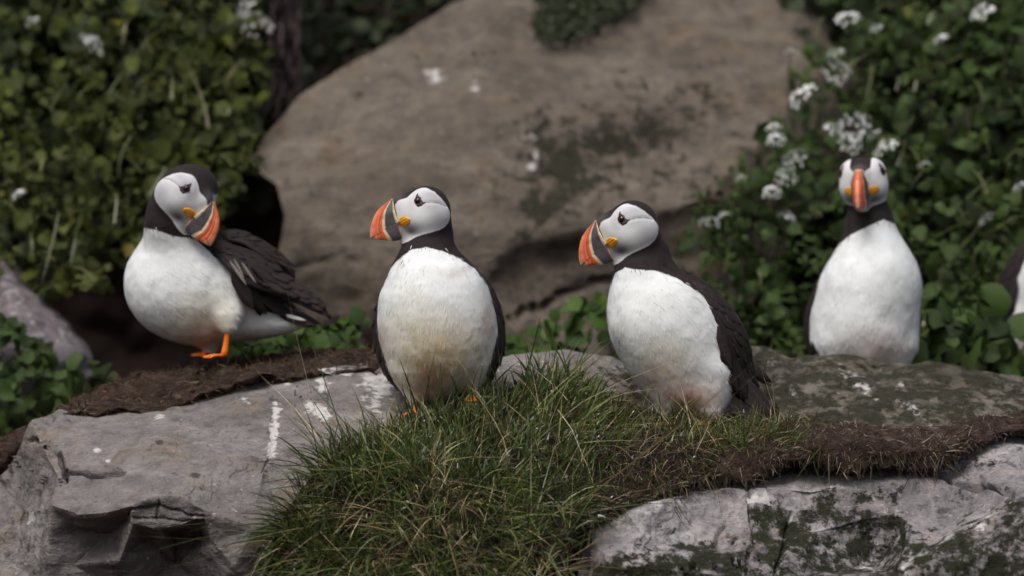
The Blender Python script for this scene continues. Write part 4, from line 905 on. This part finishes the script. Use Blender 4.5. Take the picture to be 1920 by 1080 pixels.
SP['front'] = dict(Y=.54, seed=14, base=(1620, 712), label='puffin facing the viewer head-on, standing behind the dark mossy boulder', group='puffins on the rocks',
    head=dict(s=.96, c=(1616.5, 341, -20), f=(-.20, -.98, -.05), u=(-.07, -.05, .996)),
    ell=[(1629.6, 556, 5, 98, 121, 92, 13.6), (1620.6, 623, 14, 101, 84, 95, 8.5), (1634, 454, 4, 51, 100, 50, -6), (1625, 610, 70, 90, 105, 70, 10)],
    cones=[((1560, 650, -10), (1555, 700, -12), 36, 14), ((1680, 655, -10), (1680, 700, -12), 36, 14)],
    white=[(1480, 640), (1512, 600), (1513, 560), (1538, 516), (1560, 475), (1576, 455), (1592, 441), (1622, 426), (1655, 412), (1676, 420), (1720, 450), (1780, 540), (1780, 740), (1545, 740), (1535, 666), (1522, 640)], backy=42, flow=(0, .1, -1),
    dirt_and_tints=[(1640, 660, 60, 40, (.68, .52, .44), .7), (1665, 560, 30, 60, GREY, .45), (1700, 570, 20, 60, GREY, .4), (1560, 620, 40, 50, (.9, .9, .88), .5)],
    wings=[dict(n=(-1, -.2, .1), pts=[(1562, 505, 50, 10), (1538, 545, 45, 28), (1524, 590, 42, 40), (1522, 640, 52, 38), (1535, 690, 80, 18), (1550, 720, 100, 4)], feathers=[((1524, 600, 40), (1540, 712, 80), 34)]),
        dict(n=(1, .3, .1), pts=[(1690, 480, 60, 10), (1708, 530, 66, 28), (1715, 590, 70, 36), (1705, 640, 80, 34), (1685, 700, 100, 8)], feathers=[((1710, 600, 70), (1685, 712, 110), 30)])],
    tail=[((1620, 660, 120), (1615, 725, 170), 30, (0, .5, .8)), ((1630, 660, 120), (1645, 725, 168), 30, (0, .5, .8))],
    legs=[dict(hip=(1556, 690, -12), ankle=(1556, 711, -14), toe=(-.2, -.95, 0)), dict(hip=(1680, 690, -12), ankle=(1680, 711, -14), toe=(.2, -.95, 0))])
birds = {n: build_puffin(s) for n, s in SP.items()}
def copy_tree(o, parent=None):
    c = o.copy(); C.objects.link(c); c.parent = parent
    for ch in o.children: copy_tree(ch, c)
    return c
far = copy_tree(birds['lean']); far.scale = (-1.12, 1.12, 1.12); far.rotation_euler.z = -.38; far.location = [float(v) for v in P(1968, 705, .80)]
far['label'] = 'blurred puffin cut off by the right edge, only dark back and pale flank showing'

# ------------------------------------------------------------------ plants
def leaf_mesh(name, kind, seed):
    g = np.random.default_rng(seed); ts = (0, .06, .2, .42, .66, .86, 1.0)
    wid = {'round': (.03, .30, .50, .56, .50, .30, .04), 'oval': (.03, .16, .32, .38, .30, .16, .02), 'kidney': (.05, .50, .62, .60, .48, .28, .05)}[kind]
    V = []; cup = g.uniform(.12, .32) * g.choice((-1, 1)); dr = g.uniform(.1, .4)
    for t, w in zip(ts, wid):
        w = w * g.uniform(.9, 1.1); y = t - (.16 if kind == 'kidney' and t == .06 else 0); z0 = -dr * t * t
        V += [(-w, y + g.normal() * .02, z0 + cup * w + g.normal() * .02), (-w * .5, y, z0 + cup * w * .3), (0, y, z0 - .03), (w * .5, y, z0 + cup * w * .3), (w, y + g.normal() * .02, z0 + cup * w + g.normal() * .02)]
    V = np.array(V); F = grid_faces(len(ts), 5)
    m = len(V); V = np.concatenate([V, V - np.array((0, 0, .012))]); F = F + [tuple(m + i for i in f[::-1]) for f in grid_faces(len(ts), 5)]
    return mesh(name, V, F)
def sprig_mesh(name, seed):
    g = np.random.default_rng(seed); V, F = [], []; src = leaf_mesh('leaf_piece', 'round' if seed % 2 else 'oval', seed + 500); sv = np.array([v.co for v in src.vertices]); sf = [tuple(p.vertices) for p in src.polygons]; bpy.data.meshes.remove(src)
    for j, a in enumerate((-1.15, -.5, .1, .65, 1.2)[:g.integers(3, 6)]):
        s = g.uniform(.38, .6); a += g.normal() * .15; tl = g.normal() * .5; R_ = Matrix.Rotation(a, 3, 'Z') @ Matrix.Rotation(tl, 3, 'Y') @ Matrix.Rotation(g.normal() * .35, 3, 'X')
        b = len(V); V += [np.array(R_ @ Vector(v * s + np.array((0, .25 + .12 * j, g.normal() * .03)))) for v in sv]; F += [tuple(b + i for i in f) for f in sf]
    return mesh(name, np.array(V), F)
LEAF = {k: [leaf_mesh(k + '_leaf', k, 10 * i + j) for j in range(5)] for i, k in enumerate(('round', 'oval', 'kidney'))}
LEAF['sprig'] = [sprig_mesh('leaf_sprig', i) for i in range(5)]
LM = {}
def leaf_data(kind, mat):
    if (kind, mat) not in LM:
        r = []
        for me in LEAF[kind]:
            c = me.copy(); c.materials.clear(); c.materials.append(M[mat]); r.append(c)
        LM[kind, mat] = r
    return LM[kind, mat]
def flower_mesh(seed):
    g = np.random.default_rng(seed); V, F = [], []
    for i in range(42):
        rr = 1.15 * math.sqrt(g.random()); a = g.uniform(0, 6.28); c = np.array((rr * math.cos(a) * 1.0, rr * math.sin(a) * .8, .5 * (1 - rr * rr) + g.normal() * .08)); up = norm(np.array((c[0] * .7, c[1] * .7 - .5, .8)) + g.normal(size=3) * .15)
        e1 = norm(np.cross(up, g.normal(size=3))); e2 = np.cross(up, e1); s = g.uniform(.13, .2)
        for q in range(4):
            t = q * math.pi / 2; d = e1 * math.cos(t) + e2 * math.sin(t); sd_ = np.cross(up, d); b = len(V)
            V += [c, c + d * s * .6 + sd_ * s * .32 + up * .04, c + d * s + up * .07, c + d * s * .6 - sd_ * s * .32 + up * .04]; F.append((b, b + 1, b + 2, b + 3))
    return mesh('flower_head', np.array(V), F, False)
FLOWER = [flower_mesh(i) for i in range(4)]
for f in FLOWER: f.materials.append(M['petal'])

def tube(pts, r0, r1, n=5):
    pts = np.asarray(pts); secs = []
    for i, p in enumerate(pts):
        tg = norm(pts[min(i + 1, len(pts) - 1)] - pts[max(i - 1, 0)]); u = norm(np.cross(tg, (.3, .9, .2))); w = np.cross(tg, u); r = r0 + (r1 - r0) * i / (len(pts) - 1); secs.append((p, u * r, w * r))
    return loft(secs, n)

def plant(label, base, leaves, flowers, mat, kinds, group, seed, name='leafy_plant', stemr=.0016):
    """base and leaf centres as places; leaves: (place, size); one branching stem, each leaf and flower head a part"""
    g = np.random.default_rng(seed); base = np.asarray(base, float); root = empty(name, base); tag(root, label, 'plant', group)
    SV, SF = [], []
    def stem(to, r):
        mid = base + (to - base) * .55 + np.array((g.normal() * .015, g.normal() * .015, .02)); pts = [base, mid, to] ; ts = np.linspace(0, 1, 6)
        q = [(1 - t) ** 2 * base + 2 * t * (1 - t) * mid + t * t * to - base for t in ts]; v, f = tube(q, r, r * .5); b = len(SV); SV.extend(v); SF.extend(tuple(b + i for i in ff) for ff in f)
    for (p, size) in leaves:
        kd = kinds[g.integers(len(kinds))]; me = leaf_data(kd, mat)[g.integers(5)]
        out = norm((p - base) * np.array((1, .6, 1)) + 1e-4)
        nz = norm(np.array((g.normal() * .55, -.62 + g.normal() * .3, .62 + g.normal() * .35)) + out * np.array((.35, .2, .1)) + g.normal(size=3) * .35); yy = out * np.array((1, 1, .5)) + g.normal(size=3) * .5 + np.array((0, -.25, -.35)); yy = norm(yy - nz * (yy @ nz)); xx = np.cross(yy, nz)
        o = link('leaf', me, None, root); s = size * g.uniform(.75, 1.2)
        o.matrix_basis = Matrix([[xx[i] * s, yy[i] * s, nz[i] * s, float(p[i] - base[i])] for i in range(3)] + [[0, 0, 0, 1]])
        if g.random() < .45: stem(p, stemr * .7)
    for (p, size) in flowers:
        o = link('flower_head', FLOWER[g.integers(4)], None, root); o.location = [float(v) for v in p - base]; o.scale = (size, size, size); o.rotation_euler = (g.normal() * .25 + .45, g.normal() * .25, g.uniform(0, 6))
        stem(p - np.array((0, 0, size * .2)), stemr)
    if SV: link('stem', mesh('stem', np.array(SV), SF), M['stem'], root)
    return root

def clusters(poly, n, Yfn, size, seed, spread):
    """leaf places inside an outline, at their own depths"""
    g = np.random.default_rng(seed); poly = np.array(poly, float); lo, hi = poly.min(0), poly.max(0); out = []
    while len(out) < n:
        q = g.uniform(lo, hi, (400, 2)); q = q[poly_sdf(q, poly) > -6]
        for x, y in q:
            if len(out) < n: out.append((x, y, Yfn(x, y) + g.uniform(-spread, spread), size[0] + (size[1] - size[0]) * g.random() ** 1.5))
    return out

def mass(poly, n, nplants, Yfn, size, spread, mat, kinds, labels, group, seed, flowers=(), rooty=60, fsize=.020):
    g = np.random.default_rng(seed); lv = clusters(poly, n, Yfn, size, seed + 1, spread); pts = np.array([(a, b) for a, b, _, _ in lv]); cen = pts[g.choice(len(pts), nplants, replace=False)]
    for it in range(8):
        own = np.argmin(((pts[:, None] - cen[None]) ** 2).sum(-1), 1); cen = np.array([pts[own == i].mean(0) if (own == i).any() else cen[i] for i in range(nplants)])
    fl = np.array([(f[0], f[1]) for f in flowers]) if len(flowers) else np.zeros((0, 2)); fo = np.argmin(((fl[:, None] - cen[None]) ** 2).sum(-1), 1) if len(fl) else []
    order = np.argsort(cen[:, 0])
    for r, i in enumerate(order):
        b = P(cen[i, 0], cen[i, 1] + rooty, Yfn(*cen[i]) + .10 + spread)
        L = [(P(a, y, d), s) for j, (a, y, d, s) in enumerate(lv) if own[j] == i]
        Fs = [(P(flowers[j][0], flowers[j][1], Yfn(*fl[j]) - spread - .03), fsize * (flowers[j][2] if len(flowers[j]) > 2 else 1)) for j in range(len(fl)) if fo[j] == i]
        plant(labels(cen[i], len(Fs)), b, L, Fs, mat, kinds, group, seed * 50 + int(i))
_used = {}
def placed(fmt, spots):
    def f(c, nf):
        best = min(spots, key=lambda s: (s[0] - c[0]) ** 2 + (s[1] - c[1]) ** 2 + 1e9 * (s in _used)); _used[best] = 1
        return fmt.format(best[2]) + (' carrying white flowers' if nf else '')
    return f

left_poly = [(-40, -40), (500, -40), (505, 120), (480, 240), (470, 340), (430, 330), (390, 420), (300, 450), (220, 470), (170, 540), (60, 520), (-40, 480)]
mass(left_poly, 950, 9, lambda x, y: 1.12 + .0007 * (300 - y) + .0004 * x * .3, (.016, .032), .12, 'leaf', ('round', 'oval', 'sprig', 'sprig'),
     placed('dense green leafy plant {}', [(60, 60, 'in the top left corner'), (60, 230, 'at the left edge, mid height'), (60, 420, 'at the left edge above the purplish boulder'), (200, 100, 'high up, second column from the left'), (200, 270, 'in the middle of the left bank'), (200, 440, 'overhanging the dark hollow at left'), (340, 60, 'along the top, right of the corner plants'), (340, 230, 'left of the slanting brown boulder'), (440, 100, 'at the top beside the brown root'), (440, 300, 'just above the preening puffin')]),
     'plants on the left bank', 101, [(170, 85, 1.2), (480, 46, 1.25), (462, 16, .8), (60, 42, .6), (34, 365, .5)], fsize=.022)
bl_poly = [(-40, 590), (40, 600), (110, 670), (170, 670), (205, 700), (180, 730), (90, 770), (60, 800), (-40, 830)]
mass(bl_poly, 170, 2, lambda x, y: .72, (.014, .026), .06, 'leaf_cool', ('round', 'kidney'), placed('dark green plant {}', [(20, 700, 'at the left edge below the purplish boulder'), (130, 720, 'between purplish boulder and peat strip')]), 'plants below the purplish boulder', 103)
right_poly = [(1960, -40), (1570, -40), (1550, 60), (1490, 110), (1500, 190), (1440, 240), (1400, 290), (1310, 350), (1290, 460), (1250, 500), (1240, 620), (1420, 690), (1960, 760)]
rf = [(1568, 103, .8), (1568, 137, 1.1), (1483, 97, .5), (1505, 180, 1.0), (1590, 35, .8), (1845, 25, 1.0), (1764, 74, .6), (1600, 238, 1.2), (1595, 267, .9), (1560, 243, .7), (1455, 262, .6), (1450, 240, .5), (1490, 297, .9), (1660, 280, 1.0), (1640, 253, .6), (1733, 310, .5), (1447, 360, .6), (1330, 418, .7), (1475, 408, .7), (1850, 412, .6), (1475, 330, .8), (1390, 335, .5), (1643, 55, .6), (1355, 405, .5), (1915, 352, .7)]
spots = [(1600, 60, 'at top right beside the slanting boulder'), (1760, 60, 'near the top, right of the first white flowers'), (1880, 60, 'in the top right corner'), (1540, 220, 'with the densest flowers, left of the head-on puffin'), (1740, 220, 'above and right of the head-on puffin'), (1880, 240, 'at the right edge, upper half'), (1370, 400, 'nearest the boulder, above the leaning puffin'), (1480, 380, 'halfway between leaning puffin and head-on puffin'), (1780, 420, 'right of the head-on puffin'), (1880, 480, 'beside the cut-off puffin'), (1340, 560, 'behind the back of the leaning puffin'), (1460, 560, 'left of the head-on puffin, low down'), (1780, 620, 'on the mossy boulder rim, lower right'), (1620, 460, 'right behind the head-on puffin'), (1620, 620, 'behind the feet of the head-on puffin'), (1900, 680, 'in front of the cut-off puffin')]
mass(right_poly, 1300, 14, lambda x, y: 1.04 + .0007 * (400 - y), (.014, .030), .12, 'leaf_cool', ('round', 'kidney', 'oval', 'sprig', 'sprig', 'sprig'), placed('lush green plant {}', spots), 'plants on the right bank', 105, rf, fsize=.021)
rr_poly = [(1730, 600), (1800, 560), (1940, 570), (1960, 700), (1800, 690), (1720, 680)]
mass(rr_poly, 70, 2, lambda x, y: .66, (.024, .040), .05, 'leaf_cool', ('round', 'kidney'), placed('large-leaved plant {}', [(1780, 640, 'next to the head-on puffin, on the mossy boulder'), (1880, 640, 'in the right corner below the cut-off puffin')]), 'large-leaved plants at right', 107)
mid_poly = [(900, 640), (950, 640), (1010, 610), (1060, 590), (1110, 560), (1150, 545), (1230, 640), (1230, 700), (1100, 690), (930, 690)]
mass(mid_poly, 130, 2, lambda x, y: .80, (.018, .034), .05, 'leaf_small', ('round', 'oval'), placed('bright green plant {}', [(960, 650, 'behind the right wing of the upright puffin'), (1110, 620, 'between the two middle puffins')]), 'low bright plants', 109)
tail_poly = [(440, 650), (520, 625), (560, 605), (600, 610), (640, 595), (700, 615), (705, 650), (600, 660), (450, 668)]
mass(tail_poly, 80, 2, lambda x, y: .62 - .0012 * (y - 600), (.014, .028), .03, 'leaf_small', ('round', 'oval'), placed('low bright green plant {}', [(500, 640, 'under the tail of the preening puffin'), (640, 630, 'left of the upright puffin, on the peat')]), 'low bright plants', 111, rooty=10)
top_poly = [(1005, -40), (1000, 30), (1015, 70), (1060, 78), (1100, 60), (1130, 40), (1190, 5), (1230, -40)]
# leaf mass too dense to count, on the banks behind the plants
def undergrowth(poly, n, Yfn, size, seed, label, spread=.14):
    g = np.random.default_rng(seed); pts = clusters(poly, n, Yfn, size, seed, spread); c = np.array([P(a, b, d) for a, b, d, s in pts]); s = np.array([q[3] for q in pts])
    nz = norm(g.normal(size=(n, 3)) * .6 + np.array((0, -.6, .6))); yy = norm(np.cross(nz, g.normal(size=(n, 3)))); xx = np.cross(yy, nz); sh = np.array([(-.5, .5, 0), (-.25, 0, .1), (.25, 0, .1), (.5, .5, 0), (.25, .95, -.05), (-.25, .95, -.05)])
    V = c[:, None] + s[:, None, None] * (sh[None, :, :1] * xx[:, None] + sh[None, :, 1:2] * yy[:, None] + sh[None, :, 2:] * nz[:, None]); b = np.arange(n)[:, None] * 6
    F = np.concatenate([b + np.array((0, 1, 4, 5)), b + np.array((1, 2, 3, 4))]); org = c.mean(0); me = mesh('undergrowth', V.reshape(-1, 3) - org, F); o = link('undergrowth', me, M['under'], None, org); tag(o, label, 'undergrowth', kind='stuff')
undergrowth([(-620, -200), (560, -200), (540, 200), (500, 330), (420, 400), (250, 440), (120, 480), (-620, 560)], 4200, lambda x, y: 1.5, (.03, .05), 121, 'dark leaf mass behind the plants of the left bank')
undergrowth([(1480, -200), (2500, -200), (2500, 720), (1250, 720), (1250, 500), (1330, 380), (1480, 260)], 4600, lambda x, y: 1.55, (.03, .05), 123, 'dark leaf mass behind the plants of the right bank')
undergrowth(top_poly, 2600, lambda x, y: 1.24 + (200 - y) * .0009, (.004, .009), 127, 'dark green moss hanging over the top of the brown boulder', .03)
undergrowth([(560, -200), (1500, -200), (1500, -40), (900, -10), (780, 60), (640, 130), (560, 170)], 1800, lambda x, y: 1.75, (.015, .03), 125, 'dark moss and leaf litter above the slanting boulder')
def stalks(poly, n, Yfn, seed, label):
    g = np.random.default_rng(seed); pts = clusters(poly, n, Yfn, (0, 1), seed, .05); p = np.array([P(a, b, d) for a, b, d, s in pts])
    d = norm(np.array((0, -.25, .8)) + g.normal(size=(n, 3)) * .55); pal = np.array([(.09, .11, .03), (.13, .15, .05), (.05, .07, .02), (.16, .15, .07)])
    V, F, col = blades(p, d, g.uniform(.03, .10, n), g.uniform(.0018, .0045, n), np.array((0, -.1, -.45)) + g.normal(size=(n, 3)) * .3, pal[g.integers(0, 4, n)] * g.uniform(.6, 1.2, (n, 1)), 5, seed=seed)
    o = strands('grass', V, F, col, M['grass'], None, tuple(map(float, p.mean(0)))); tag(o, label, 'grass', kind='stuff')
stalks([(x, y) for x, y in left_poly], 170, lambda x, y: 1.02 + .0007 * (300 - y), 133, 'scattered pale stalks among the plants of the left bank')
stalks([(x, y) for x, y in right_poly], 200, lambda x, y: .95 + .0007 * (400 - y), 135, 'scattered pale stalks among the plants of the right bank')
# dead brown root hanging beside the boulder
g = np.random.default_rng(131); V, F = [], []
for i in range(24):
    x = 508 + i * 2.4; q = [P(x + 8 * math.sin(t * 3 + i) + t * g.normal() * 8, -40 + t * (230 + g.uniform(0, 60)), 1.36 + .02 * g.normal()) for t in np.linspace(0, 1, 12)]; v, f = tube(q, .0028, .0015, 5); b = len(V); V += list(v); F += [tuple(b + j for j in ff) for ff in f]
M['root'] = plain('dead_root', (0.06, 0.046, 0.045), 0.9, var=.5, sc=60)
org = P(540, 230, 1.22); o = link('dead_root', mesh('dead_root', np.array(V) - org, F), M['root'], None, org); tag(o, 'brown bundle of dead roots hanging left of the slanting boulder', 'root')
for o in bpy.data.objects:
    if '_front' in o: del o['_front']
